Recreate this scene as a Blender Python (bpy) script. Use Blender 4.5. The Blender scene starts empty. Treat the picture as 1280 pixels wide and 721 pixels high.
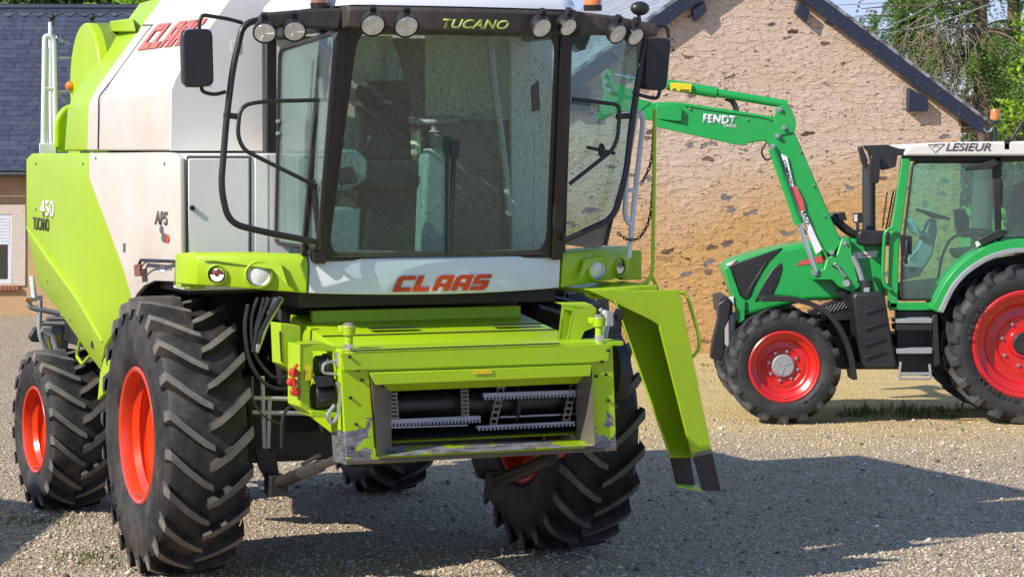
import bpy, bmesh, math, random
from mathutils import Vector, Matrix
import numpy as np
R_ = math.radians
rnd = random.Random(7)
scene = bpy.context.scene
COL = scene.collection

# ------------------------------------------------------------------ survey
# camera model (metres, pixels of the 1280x721 photograph); sight() meets the line of sight of a
# picture point with a known plane of the place, so that outlines get their real place and size
F, CAMH, HOR = 3210., 2.95, 195.
PITCH = math.atan((360.5 - HOR) / F)
YAW, OX, OY = R_(23), -1.03, 18.7           # combine: yaw, ground point under the front axle
cy_, sy_ = math.cos(YAW), math.sin(YAW)
def ray(u, v):
    x = (u - 640) / F; y = (360.5 - v) / F
    return (x, math.cos(PITCH) + y * math.sin(PITCH), -math.sin(PITCH) + y * math.cos(PITCH))
def w2l(x, y, z):
    dx, dy = x - OX, y - OY
    return (dx * cy_ + dy * sy_, -dx * sy_ + dy * cy_, z)
def Q(u, v, X=None, Y=None, Z=None):        # in combine coordinates: X machine-left, Y rearwards, Z up
    d = ray(u, v); o = w2l(0, 0, CAMH); e = w2l(OX + d[0], OY + d[1], d[2])
    i, val = (0, X) if X is not None else (1, Y) if Y is not None else (2, Z)
    t = (val - o[i]) / e[i]
    return Vector([o[k] + t * e[k] for k in range(3)])
def G(u, v, Y=None, Z=None):                # in world coordinates
    d = ray(u, v)
    t = Y / d[1] if Y is not None else (Z - CAMH) / d[2]
    return Vector((d[0] * t, d[1] * t, CAMH + d[2] * t))

# ------------------------------------------------------------------ materials
class NT:
    def __init__(s, name):
        s.m = bpy.data.materials.new(name); s.m.use_nodes = True
        s.t = s.m.node_tree; s.n = s.t.nodes; s.b = s.n['Principled BSDF']; s.out = s.n['Material Output']
        s.tc = s.n.new('ShaderNodeTexCoord'); s.co = s.tc.outputs['Object']
    def link(s, a, b): s.t.links.new(a, b)
    def mapping(s, sc, rot=(0, 0, 0), loc=(0, 0, 0), src=None):
        n = s.n.new('ShaderNodeMapping'); n.inputs['Scale'].default_value = sc
        n.inputs['Rotation'].default_value = rot; n.inputs['Location'].default_value = loc
        s.link(src or s.co, n.inputs['Vector']); return n.outputs['Vector']
    def noise(s, scale, detail=6, rough=.6, src=None, out='Fac', dist=0):
        n = s.n.new('ShaderNodeTexNoise'); n.inputs['Scale'].default_value = scale
        n.inputs['Detail'].default_value = detail; n.inputs['Roughness'].default_value = rough
        n.inputs['Distortion'].default_value = dist
        s.link(src or s.co, n.inputs['Vector']); return n.outputs[out]
    def voro(s, scale, feature='F1', out='Distance', src=None, rand=1):
        n = s.n.new('ShaderNodeTexVoronoi'); n.feature = feature; n.inputs['Scale'].default_value = scale
        n.inputs['Randomness'].default_value = rand
        s.link(src or s.co, n.inputs['Vector']); return n.outputs[out]
    def ramp(s, fac, *stops, interp='LINEAR'):
        n = s.n.new('ShaderNodeValToRGB'); n.color_ramp.interpolation = interp
        e = n.color_ramp.elements
        while len(e) < len(stops): e.new(.5)
        for el, (p, c) in zip(e, stops):
            el.position = p; el.color = (c, c, c, 1) if isinstance(c, (int, float)) else (*c, 1)
        s.link(fac, n.inputs['Fac']); return n.outputs['Color']
    def mix(s, fac, a, b, mode='MIX'):
        n = s.n.new('ShaderNodeMix'); n.data_type = 'RGBA'; n.blend_type = mode
        for sock, v in ((n.inputs[0], fac), (n.inputs[6], a), (n.inputs[7], b)):
            if isinstance(v, (int, float)): sock.default_value = v if sock.type == 'VALUE' else (v, v, v, 1)
            elif isinstance(v, tuple): sock.default_value = (*v, 1)
            else: s.link(v, sock)
        return n.outputs[2]
    def math(s, op, a, b=0.0, c=0.0):
        n = s.n.new('ShaderNodeMath'); n.operation = op
        for i, v in enumerate((a, b, c)):
            if isinstance(v, (int, float)): n.inputs[i].default_value = v
            else: s.link(v, n.inputs[i])
        return n.outputs[0]
    def sep(s, src=None):
        n = s.n.new('ShaderNodeSeparateXYZ'); s.link(src or s.co, n.inputs[0]); return n.outputs
    def bump(s, h, strength=.3, dist=.01, prev=None):
        n = s.n.new('ShaderNodeBump'); n.inputs['Strength'].default_value = strength
        n.inputs['Distance'].default_value = dist; s.link(h, n.inputs['Height'])
        if prev: s.link(prev, n.inputs['Normal'])
        return n.outputs['Normal']
    def set(s, **k):
        for a, v in k.items():
            i = s.b.inputs[a.replace('_', ' ')]
            if isinstance(v, (int, float)): i.default_value = v
            elif isinstance(v, tuple): i.default_value = (*v, 1) if len(v) == 3 else v
            else: s.link(v, i)
        return s.m

def paint(name, col, rough=.38, dirt=.35, dirtcol=(.32, .25, .17), coat=.15, metal=0., fine=30):
    s = NT(name)
    big = s.noise(1.7, 8, .65); small = s.noise(1, 5, .7, s.mapping((fine, fine, fine * .22)))
    m = s.math('MULTIPLY', s.ramp(big, (.35, 0), (.72, 1)), s.ramp(small, (.3, .25), (.75, 1)))
    speck = s.ramp(s.noise(70, 3, .6), (.62, 0), (.70, .8))
    m2 = s.math('MULTIPLY', s.math('MAXIMUM', m, speck), dirt)
    c = s.mix(m2, col, dirtcol)
    r = s.math('MULTIPLY_ADD', m2, .45, rough)
    nb = s.bump(s.noise(90, 2, .5), .04, .002, s.bump(s.noise(2.6, 3, .5), .12, .02))
    return s.set(Base_Color=c, Roughness=r, Coat_Weight=coat, Coat_Roughness=.25, Metallic=metal, Normal=nb)
def metal(name, col, rough=.4, dirt=.3, dirtcol=(.12, .08, .05)): return paint(name, col, rough, dirt, dirtcol, 0, .85, 40)
def plain(name, col, rough=.5, **k):
    s = NT(name); n = s.noise(25, 5, .6)
    c = s.mix(s.ramp(n, (.35, 0), (.7, 1)), tuple(x * .8 for x in col), col)
    return s.set(Base_Color=c, Roughness=rough, **k)
def rubber(name, col, dust, amt):
    s = NT(name); n = s.noise(5, 8, .7); f = s.noise(60, 4, .7)
    m = s.math('MULTIPLY', s.ramp(n, (.42, 0), (.68, 1)), s.ramp(f, (.3, .3), (.7, 1)))
    c = s.mix(s.math('MULTIPLY', m, amt), col, dust)
    return s.set(Base_Color=c, Roughness=.62, Normal=s.bump(f, .25, .004))
def glass(name, tint, refl=.12, dirt=0., dirtcol=(.12, .11, .07), streak=True, film_amt=.2):
    s = NT(name); s.n.remove(s.b)
    tr = s.n.new('ShaderNodeBsdfTransparent'); tr.inputs[0].default_value = (*tint, 1)
    gl = s.n.new('ShaderNodeBsdfGlossy'); gl.inputs['Roughness'].default_value = .03
    lw = s.n.new('ShaderNodeLayerWeight'); lw.inputs['Blend'].default_value = .25
    f = s.math('MULTIPLY_ADD', lw.outputs['Fresnel'], .8, refl * .3)
    mx = s.n.new('ShaderNodeMixShader'); s.link(f, mx.inputs[0]); s.link(tr.outputs[0], mx.inputs[1]); s.link(gl.outputs[0], mx.inputs[2])
    last = mx.outputs[0]
    if dirt:
        mp = s.mapping((85, 85, 38) if streak else (30, 30, 30))
        sp = s.math('MULTIPLY', s.ramp(s.noise(1.0, 4, .7, mp), (.52, 0), (.60, 1)), s.ramp(s.noise(1.3, 4, .6), (.25, .25), (.65, 1)))
        film = s.ramp(s.noise(1.6, 6, .65), (.3, .45), (.75, 1))
        for col, fac, k in ((dirtcol, film, film_amt), ((.035, .035, .022), sp, dirt)):
            df = s.n.new('ShaderNodeBsdfDiffuse'); df.inputs[0].default_value = (*col, 1)
            m2 = s.n.new('ShaderNodeMixShader'); s.link(s.math('MULTIPLY', fac, k), m2.inputs[0]); s.link(last, m2.inputs[1]); s.link(df.outputs[0], m2.inputs[2])
            last = m2.outputs[0]
    s.link(last, s.out.inputs['Surface']); return s.m

M = {}
M['lime'] = paint('lime_paint', (.37, .56, .002), .36, .34, (.27, .27, .07), .08)
M['white'] = paint('dusty_white_paint', (.60, .545, .49), .5, .75, (.46, .33, .23), .05)
M['cleanwhite'] = paint('white_paint', (.72, .73, .76), .35, .2, (.5, .45, .4))
M['roofcream'] = paint('cream_roof_paint', (.70, .665, .61), .4, .35, (.42, .36, .28), .1)
M['greywhite'] = paint('grey_white_paint', (.78, .75, .69), .45, .25, (.55, .49, .42), .1)
M['rodgrey'] = metal('greasy_rod_steel', (.20, .19, .18), .4, .6, (.05, .045, .04))
M['bare'] = metal('bare_worn_steel', (.34, .29, .25), .42, .7, (.16, .11, .08))
M['screen'] = paint('green_wire_screen', (.17, .25, .03), .6, .4, (.2, .2, .12), 0)
M['visordust'] = paint('brown_dusted_visor', (.035, .029, .025), .5, .8, (.17, .125, .10), 0)
M['dark'] = paint('dark_steel', (.013, .013, .013), .5, .4, (.07, .058, .045), 0)
M['black'] = paint('black_plastic', (.012, .012, .014), .42, .28, (.10, .08, .065), .1)
M['visor'] = paint('dusty_black_visor', (.012, .0105, .010), .38, .22, (.12, .085, .065), .15)
M['navy'] = plain('navy_board', (.022, .030, .055), .45)
M['orange'] = paint('orange_red_rim', (.70, .042, .004), .26, .25, (.25, .10, .05), .6)
M['red'] = paint('red_rim', (.56, .004, .004), .28, .22, (.28, .10, .07), .6)
M['fgreen'] = paint('green_paint', (.010, .33, .06), .33, .10, (.25, .25, .15), .2)
M['rubber'] = rubber('tyre_rubber', (.012, .012, .012), (.15, .12, .095), .6)
M['lug'] = rubber('worn_tread_rubber', (.105, .100, .094), (.30, .255, .20), .85)
M['rubber2'] = rubber('cleaner_tyre_rubber', (.014, .015, .018), (.10, .088, .078), .5)
M['lug2'] = rubber('cleaner_tread_rubber', (.03, .031, .034), (.15, .13, .105), .8)
M['steel'] = metal('bare_steel', (.55, .55, .56), .35, .3)
M['slat'] = metal('galvanised_slat', (.34, .38, .45), .38, .7, (.07, .055, .045))
M['chrome'] = metal('chrome_rod', (.8, .8, .82), .12, .05)
M['chain'] = metal('oily_chain_steel', (.22, .20, .18), .4, .8, (.04, .03, .025))
M['galv'] = paint('galvanised_tube', (.42, .44, .45), .4, .3, (.3, .26, .2), 0, .4)
M['greyplastic'] = plain('grey_plastic', (.30, .31, .33), .5)
M['teal'] = plain('teal_grey_interior', (.33, .42, .42), .5)
M['seat'] = plain('dark_seat_fabric', (.026, .026, .025), .85)
M['brownpanel'] = plain('brown_interior_panel', (.21, .185, .145), .7)
M['beige'] = plain('beige_interior_panel', (.62, .62, .46), .7)
M['wscreen'] = glass('dusty_tinted_windscreen', (.74, .96, .89), .24, .5, (.30, .42, .35), film_amt=.08)
M['sglass'] = glass('tinted_side_glass', (.76, .93, .90), .3, .15, (.42, .52, .48), film_amt=.22)
M['tglass'] = glass('tractor_tinted_glass', (.52, .93, .84), .40, .05, (.36, .62, .55), False, .10)
M['lens'] = None
def lensmat(name, col, rough=.12, met=0.):
    s = NT(name); v = s.voro(110); return s.set(Base_Color=s.mix(s.ramp(s.noise(14), (.3, 0), (.7, 1)), tuple(c * .55 for c in col), col), Roughness=rough, Coat_Weight=1., Coat_Roughness=.03, Metallic=met, Normal=s.bump(v, .25, .003))
M['lens'] = lensmat('lamp_lens', (.95, .92, .82), .15, .15)
M['redlens'] = lensmat('red_lamp_lens', (.22, .015, .012))
M['amber'] = lensmat('amber_beacon', (.85, .22, .01), .2)
M['amberdark'] = lensmat('dusty_beacon', (.36, .13, .05), .4)
M['logored'] = plain('red_lettering', (.62, .055, .012), .4)
M['fadedred'] = plain('faded_red_lettering', (.70, .17, .12), .5)
M['ink'] = plain('dark_lettering', (.03, .032, .03), .5)
M['greyink'] = plain('grey_lettering', (.13, .12, .11), .5)
M['whiteink'] = plain('white_lettering', (.8, .8, .8), .4)
M['limeink'] = plain('lime_lettering', (.55, .66, .14), .4)
M['yellow'] = plain('yellow_sticker', (.80, .62, .02), .4)
M['stickerred'] = plain('red_sticker', (.65, .10, .10), .4)
M['mirror'] = metal('mirror_face', (.8, .82, .85), .05, .05)

def worn_paint():
    s = NT('worn_lime_paint'); x, y, z = s.sep()
    ax = s.math('ABSOLUTE', s.math('ADD', x, .09))
    side = s.ramp(ax, (.60, 0), (.78, 1)); low = s.ramp(s.math('SUBTRACT', 1.9, z), (.45, 0), (.95, 1))
    n = s.noise(5.5, 3, .55, s.mapping((1, .3, 1.3)), dist=1.0)
    f = s.math('ADD', s.math('MULTIPLY', s.math('MULTIPLY', side, low), .62), s.math('MULTIPLY', n, 1.0))
    w = s.ramp(f, (.85, 0), (.86, 1))
    grime = s.ramp(s.noise(14, 6, .7), (.4, 0), (.7, 1))
    bare = s.mix(s.ramp(s.noise(5, 8, .8, s.mapping((2, 2, 14), (0, .5, 0))), (.42, 0), (.62, 1)), s.mix(grime, (.36, .37, .41), (.20, .19, .19)), (.09, .075, .065))
    dirt = s.math('MULTIPLY', s.ramp(s.noise(3, 7, .7), (.5, 0), (.75, .35)), 1)
    green = s.mix(dirt, (.37, .56, .002), (.28, .32, .06))
    return s.set(Base_Color=s.mix(w, green, bare), Roughness=s.math('MULTIPLY_ADD', w, .12, .36), Metallic=s.math('MULTIPLY', w, .5), Normal=s.bump(w, .5, -.002))
M['worn'] = worn_paint()
def rust_edge():
    s = NT('worn_bare_lip'); n = s.noise(9, 7, .7, s.mapping((1, 1, 5)))
    c = s.mix(s.ramp(n, (.40, 0), (.60, 1)), (.33, .34, .39), (.13, .10, .08))
    c = s.mix(s.ramp(s.noise(4, 5, .65, s.mapping((.6, 1, 3))), (.50, 0), (.52, 1)), c, (.34, .50, .006))
    return s.set(Base_Color=c, Roughness=.5, Metallic=.4, Normal=s.bump(n, .3, .003))
M['lip'] = rust_edge()
M['rust'] = paint('rusty_edge', (.11, .075, .05), .7, .8, (.20, .16, .11), 0)
def perforated():
    s = NT('perforated_steel'); v = s.voro(38, rand=0, src=s.mapping((1, 1, 1), (0, 0, 0)))
    h = s.ramp(v, (.30, 0), (.36, 1))
    return s.set(Base_Color=s.mix(h, (.004, .004, .004), (.05, .05, .055)), Roughness=.45, Normal=s.bump(h, .5, .004))
M['perf'] = perforated()

# ------------------------------------------------------------------ mesh builder
def new_mesh_obj(name, me, parent=None, mats=()):
    o = bpy.data.objects.new(name, me); COL.objects.link(o)
    for m in mats: me.materials.append(M[m] if isinstance(m, str) else m)
    if parent: o.parent = parent
    return o
class MB:
    def __init__(s): s.v = []; s.f = []; s.mi = []; s.m = 0
    def add(s, vs, fs):
        b = len(s.v); s.v += [tuple(p) for p in vs]
        for f in fs: s.f.append([b + i for i in f]); s.mi.append(s.m)
        return s
    def box(s, lo, hi, mat=None):
        (a, b, c), (d, e, f) = lo, hi
        vs = [Vector(p) for p in ((a, b, c), (d, b, c), (d, e, c), (a, e, c), (a, b, f), (d, b, f), (d, e, f), (a, e, f))]
        if mat: vs = [mat @ p for p in vs]
        return s.add(vs, [(0, 3, 2, 1), (4, 5, 6, 7), (0, 1, 5, 4), (1, 2, 6, 5), (2, 3, 7, 6), (3, 0, 4, 7)])
    def cbox(s, c, size, mat=None):
        h = [x / 2 for x in size]
        return s.box([c[i] - h[i] for i in range(3)], [c[i] + h[i] for i in range(3)], mat)
    def ext(s, pts, vec):                      # outline extruded along a vector
        n = len(pts); pts = [Vector(p) for p in pts]; vec = Vector(vec)
        vs = pts + [p + vec for p in pts]
        return s.add(vs, [tuple(range(n)), tuple(range(2 * n - 1, n - 1, -1))] + [(i, (i + 1) % n, n + (i + 1) % n, n + i) for i in range(n)])
    def hexa(s, A, B):                         # loft between two outlines with the same count
        n = len(A)
        return s.add(list(A) + list(B), [tuple(range(n)), tuple(range(2 * n - 1, n - 1, -1))] + [(i, (i + 1) % n, n + (i + 1) % n, n + i) for i in range(n)])
    def tube(s, pts, r, n=10, cap=True, closed=False):
        pts = [Vector(p) for p in pts]; m = len(pts)
        rs = r if isinstance(r, (list, tuple)) else [r] * m
        t0 = (pts[1] - pts[0]).normalized(); up = Vector((0, 0, 1)) if abs(t0.z) < .9 else Vector((1, 0, 0))
        nrm = t0.cross(up).normalized(); vs = []
        for i, p in enumerate(pts):
            if closed: t = pts[(i + 1) % m] - pts[i - 1]
            else: t = pts[min(i + 1, m - 1)] - pts[max(i - 1, 0)]
            t.normalize(); nrm = (nrm - t * nrm.dot(t)).normalized(); bn = t.cross(nrm)
            for k in range(n):
                a = 2 * math.pi * k / n; vs.append(p + (nrm * math.cos(a) + bn * math.sin(a)) * rs[i])
        fs = []
        for i in range(m if closed else m - 1):
            j = (i + 1) % m
            for k in range(n): fs.append((i * n + k, i * n + (k + 1) % n, j * n + (k + 1) % n, j * n + k))
        if cap and not closed: fs += [tuple(range(n - 1, -1, -1)), tuple(range((m - 1) * n, m * n))]
        return s.add(vs, fs)
    def cyl(s, a, b, r, r2=None, n=20): return s.tube([a, b], [r, r if r2 is None else r2], n)
    def lathe(s, prof, axis='X', o=(0, 0, 0), n=48, a0=0, a1=2 * math.pi, closed=False):   # prof: (along axis, radius)
        full = abs(a1 - a0 - 2 * math.pi) < 1e-6; k = n if full else n + 1; m = len(prof); vs = []
        o = Vector(o)
        for i in range(k):
            a = a0 + (a1 - a0) * i / n; c, d = math.cos(a), math.sin(a)
            for x, r in prof:
                p = (x, r * c, r * d) if axis == 'X' else (r * c, x, r * d) if axis == 'Y' else (r * c, r * d, x)
                vs.append(o + Vector(p))
        fs = []
        for i in range(n):
            j = (i + 1) % k
            for q in range(m if closed else m - 1):
                w = (q + 1) % m; fs.append((i * m + q, i * m + w, j * m + w, j * m + q))
        return s.add(vs, fs)
    def ball(s, c, r, n=12, sc=(1, 1, 1), half=None):
        c = Vector(c); vs = []; fs = []; m = n // 2
        for i in range(m + 1):
            th = math.pi * i / m
            for k in range(n):
                a = 2 * math.pi * k / n
                vs.append(c + Vector((r * sc[0] * math.sin(th) * math.cos(a), r * sc[1] * math.sin(th) * math.sin(a), r * sc[2] * math.cos(th))))
        for i in range(m):
            for k in range(n): fs.append((i * n + k, i * n + (k + 1) % n, (i + 1) * n + (k + 1) % n, (i + 1) * n + k))
        return s.add(vs, fs)
    def build(s, name, mats, parent=None, bevel=0, seg=2, angle=38, recalc=True, solid=0, smooth=True, loc=None, rot=None):
        me = bpy.data.meshes.new(name); me.from_pydata(s.v, [], s.f)
        mats = list(mats) if isinstance(mats, (list, tuple)) else [mats]
        me.polygons.foreach_set('material_index', s.mi)
        if recalc:
            bm = bmesh.new(); bm.from_mesh(me)
            bmesh.ops.remove_doubles(bm, verts=bm.verts, dist=1e-5)
            bmesh.ops.recalc_face_normals(bm, faces=bm.faces); bm.to_mesh(me); bm.free()
        if smooth:
            me.polygons.foreach_set('use_smooth', [True] * len(me.polygons)); me.set_sharp_from_angle(angle=R_(angle))
        me.update()
        o = new_mesh_obj(name, me, parent, mats)
        if solid:
            md = o.modifiers.new('solid', 'SOLIDIFY'); md.thickness = abs(solid); md.offset = -1 if solid > 0 else 1
        if bevel:
            md = o.modifiers.new('bevel', 'BEVEL'); md.width = bevel; md.segments = seg; md.limit_method = 'ANGLE'; md.angle_limit = R_(32)
        if loc: o.location = loc
        if rot: o.rotation_euler = rot
        return o
def fillet(pts, r=.06, n=5, closed=False):
    pts = [Vector(p) for p in pts]; out = []; m = len(pts)
    for i, p in enumerate(pts):
        if not closed and i in (0, m - 1): out.append(p); continue
        a, b = pts[i - 1] - p, pts[(i + 1) % m] - p
        d = min(r, a.length * .49, b.length * .49); A, B = p + a.normalized() * d, p + b.normalized() * d
        for k in range(n + 1):
            t = k / n; out.append(A * (1 - t) ** 2 + p * 2 * t * (1 - t) + B * t * t)
    return out
def spline(pts, n=6):
    pts = [Vector(p) for p in pts]; P = [pts[0] * 2 - pts[1]] + pts + [pts[-1] * 2 - pts[-2]]; out = []
    for i in range(1, len(P) - 2):
        for k in range(n):
            t = k / n; a, b, c, d = P[i - 1:i + 3]
            out.append(.5 * ((2 * b) + (c - a) * t + (2 * a - 5 * b + 4 * c - d) * t * t + (3 * b - a - 3 * c + d) * t ** 3))
    return out + [pts[-1]]
def thing(name, label, cat, loc=(0, 0, 0), rz=0, group=None):
    o = bpy.data.objects.new(name, None); COL.objects.link(o); o.empty_display_size = .3
    o.location = loc; o.rotation_euler = (0, 0, rz); o['label'] = label; o['category'] = cat
    if group: o['group'] = group
    return o
def tag(o, label, cat, group=None, kind=None):
    o['label'] = label; o['category'] = cat
    if group: o['group'] = group
    if kind: o['kind'] = kind
    return o
def text(name, s, mat, parent, o, xd, yd, size, shear=0, bold=0, depth=.003, sx=1, spacing=1, fit=None):
    c = bpy.data.curves.new('t', 'FONT'); c.body = s; c.size = 1; c.shear = shear; c.offset = bold; c.extrude = 0.0; c.space_character = spacing
    c.resolution_u = 3
    t = bpy.data.objects.new('t', c); COL.objects.link(t); bpy.context.view_layer.update()
    me = bpy.data.meshes.new_from_object(t.evaluated_get(bpy.context.evaluated_depsgraph_get()))
    bpy.data.objects.remove(t); bpy.data.curves.remove(c)
    xd, yd, o = Vector(xd).normalized(), Vector(yd).normalized(), Vector(o); n = xd.cross(yd).normalized()
    if fit:                                               # stretched to a measured width and height
        xs = [v.co.x for v in me.vertices]; ys = [v.co.y for v in me.vertices]; lx, ly = min(xs), min(ys)
        me.transform(Matrix.Diagonal((fit[0] / (max(xs) - lx), fit[1] / (max(ys) - ly), 1, 1)) @ Matrix.Translation((-lx, -ly, 0))); size = sx = 1
    me.transform(Matrix(((xd.x, yd.x, n.x, o.x), (xd.y, yd.y, n.y, o.y), (xd.z, yd.z, n.z, o.z), (0, 0, 0, 1))) @ Matrix.Diagonal((size * sx, size, 1, 1)))
    me.name = name; me.materials.clear()
    ob = new_mesh_obj(name, me, parent, (mat,))
    md = ob.modifiers.new('solid', 'SOLIDIFY'); md.thickness = depth; md.offset = 1
    return ob
LET = {'C': [(0, 0), (1, 0), (.97, .27), (.34, .27), (.34, .73), (1, .73), (1, 1), (.16, 1), (0, .84)],
       'L': [(0, 0), (.92, 0), (.92, .27), (.34, .27), (.34, 1), (0, 1)],
       'A': [(0, 0), (.34, 0), (.34, .26), (.66, .26), (.66, .48), (.34, .48), (.34, .73), (.66, .73), (.66, 0), (1, 0), (1, 1), (.2, 1), (0, .8)],
       'S': [(0, 0), (.84, 0), (1, .16), (1, .62), (.34, .62), (.34, .75), (1, .75), (1, 1), (.16, 1), (0, .84), (0, .38), (.66, .38), (.66, .26), (0, .26)]}
def logo(word, fn, widths=1.0, gap=.14, shear=.32):       # fn maps letter space (0..total, 0..1) to 3D
    mb = MB(); tot = len(word) * (1 + gap) - gap
    for i, ch in enumerate(word):
        P = [((i * (1 + gap) + a) / tot, b) for a, b in LET[ch]]
        A = [fn(a, b, 0) for a, b in P]; B = [fn(a, b, 1) for a, b in P]
        mb.hexa(A, B)
    return mb

# ------------------------------------------------------------------ wheels
def wheel(parent, side, cx, cyy, R, W, rr, nl, rimmat, tm='rubber', lm='lug', lug=.064, deep=True, cap=None, rz=0, lab=None, txt=()):
    s = side; h = W / 2; rc = R - lug
    w = MB(); hr = rr * (.34 if cap == 'greyplastic' else .22 if cap else .16); w.lathe([(s * h * .05, 0), (s * h * .05, hr), (s * h * (.38 if cap else .30), hr), (s * h * (.44 if cap else .34), hr * .88), (s * h * (.44 if cap else .34), 0)], 'X', n=32)
    if cap == 'greyplastic':
        for k in range(3):
            a = k * 2.1; w.tube(spline([(s * h * .445, hr * .1 * math.cos(a), hr * .1 * math.sin(a)), (s * h * .445, hr * .5 * math.cos(a + .6), hr * .5 * math.sin(a + .6)), (s * h * .445, hr * .85 * math.cos(a + .75), hr * .85 * math.sin(a + .75))]), .006, 5)
    wo = w.build('wheel', cap or rimmat, parent, loc=(cx, cyy, R), rot=(0, 0, rz))
    if lab: wo['label'] = lab
    t = MB()
    prof = [(-h * .80, rr * .98), (-h * .98, rr * 1.12), (-h * 1.05, rr + (rc - rr) * .45), (-h * 1.03, rr + (rc - rr) * .72), (-h * .93, rc * .965), (-h * .78, rc * .992), (-h * .4, rc), (0, rc * 1.004)]
    prof = prof + [(-x, r) for x, r in reversed(prof[:-1])]
    for q in (.35, .62):                                      # moulded rings on the sidewalls
        pass
    t.lathe(prof + [(h * .72, rr * 1.0), (-h * .72, rr * 1.0)], 'X', n=96, closed=True)
    t.m = 1; sweep = .25 / R * (W / .60)
    for sd in (-1, 1):
        for i in range(nl):
            base = 2 * math.pi * (i + (.5 if sd > 0 else 0)) / nl; secs = []
            for k, q in enumerate((0, .22, .5, .78, 1, 1.08)):
                x = sd * (h * (-.04 + 1.04 * min(q, 1)) + (h * .06 if q > 1 else 0))
                a = base + sweep * (min(q, 1) ** 1.25)
                top = R - (.10 * lug if q > .9 else 0) - (.012 * (q ** 2)); bot = rc * .965
                if q > 1: top = rc * .945; bot = rc * .90
                wt = .025 + .008 * q; wb = wt + .018
                if q == 0: wt *= .8; wb *= .85
                secs.append([Vector((x, -r * math.cos(a + d / r), r * math.sin(a + d / r))) for r, d in ((bot, -wb), (top, -wt), (top, wt), (bot, wb))])
            b = len(t.v); t.v += [tuple(p) for sc in secs for p in sc]
            for k in range(len(secs) - 1):
                for j in range(3):
                    t.f.append([b + 4 * k + j, b + 4 * k + j + 1, b + 4 * k + 5 + j, b + 4 * k + 4 + j]); t.mi.append(1 if j == 1 else 0)
            t.f.append([b, b + 1, b + 2, b + 3]); t.mi.append(0)
            e = b + 4 * (len(secs) - 1); t.f.append([e + 3, e + 2, e + 1, e]); t.mi.append(0)
    to = t.build('tyre', [tm, lm], wo, bevel=0, recalc=True, angle=32)
    r = MB(); o = s * h
    if deep: pr = [(o * .93, rr * 1.06), (o * .97, rr * 1.03), (o * .94, rr * .985), (o * .86, rr * .965), (o * .66, rr * .955), (o * .58, rr * .90), (o * .52, rr * .86), (o * .46, rr * .895), (o * .34, rr * .885), (o * .27, rr * .82), (o * .22, rr * .775), (o * .16, rr * .815), (o * .04, rr * .795), (-o * .03, rr * .73), (-o * .08, rr * .69), (-o * .14, rr * .725), (-o * .22, rr * .70), (-o * .28, rr * .62), (-o * .26, rr * .40), (-o * .2, rr * .2), (-o * .2, 0)]
    else: pr = [(o * .93, rr * 1.06), (o * .97, rr * 1.02), (o * .92, rr * .96), (o * .72, rr * .93), (o * .60, rr * .84), (o * .56, rr * .80), (o * .30, rr * .74), (o * .26, rr * .70), (o * .30, rr * .55), (o * .22, rr * .50), (o * .22, rr * .30), (o * .34, rr * .27), (o * .34, 0)]
    r.lathe(pr, 'X', n=72)
    r.lathe([(-o * .93, rr * 1.06), (-o * .97, rr * 1.03), (-o * .93, rr * .97), (-o * .5, rr * .85), (-o * .45, rr * .5), (-o * .45, 0)], 'X', n=48)
    nb = 8 if not deep else 10
    for k in range(nb):
        a = 2 * math.pi * (k + .3) / nb; x0 = o * (-.27 if deep else .22); q = rr * .44
        r.m = 1; r.cyl((x0, q * math.cos(a), q * math.sin(a)), (x0 + s * .03, q * math.cos(a), q * math.sin(a)), .017, n=8); r.m = 0
    r.m = 1; r.cyl((o * .80, 0, -rr * .945), (o * 1.0, 0, -rr * .90), .007, n=8); r.m = 0
    r.build('rim', [rimmat, 'steel'], wo, recalc=True, angle=30)
    for word, ang, rad, size in txt:                          # raised sidewall lettering
        for i, ch in enumerate(word):
            a = ang + (i - len(word) / 2) * size * .78 / rad * (1)
            p = Vector((s * h * 1.055, s * rad * math.cos(a), rad * math.sin(a)))
            tang = Vector((0, -s * math.sin(a), math.cos(a))); radial = Vector((0, s * math.cos(a), math.sin(a)))
            text('lettering', ch, 'ink', wo, p - tang * 0, tang, -radial if False else Vector((s, 0, 0)).cross(tang), size, 0, .01, .004)
    return wo

# ================================================================== COMBINE HARVESTER
cb = thing('combine_harvester', 'large lime green and white combine harvester with orange-red wheel rims and a tinted glass cab', 'combine harvester', (OX, OY, 0), YAW)
wheel(cb, -1, -1.48, 0, .985, .58, .46, 22, 'orange', lab='sunlit front wheel with dusty chevron tyre nearest the camera', txt=(('ACTO', 3.95, .77, .11),))
wheel(cb, 1, 1.46, 0, .985, .60, .46, 22, 'orange', lab='shaded front wheel beyond the feeder house')
wheel(cb, -1, -1.44, 3.62, .67, .52, .345, 17, 'orange', lug=.045, rz=R_(3), txt=(('MICHELIN', 2.75, .50, .062),))
wheel(cb, 1, 1.40, 3.62, .67, .52, .345, 17, 'orange', lug=.045, rz=R_(3))

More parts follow.
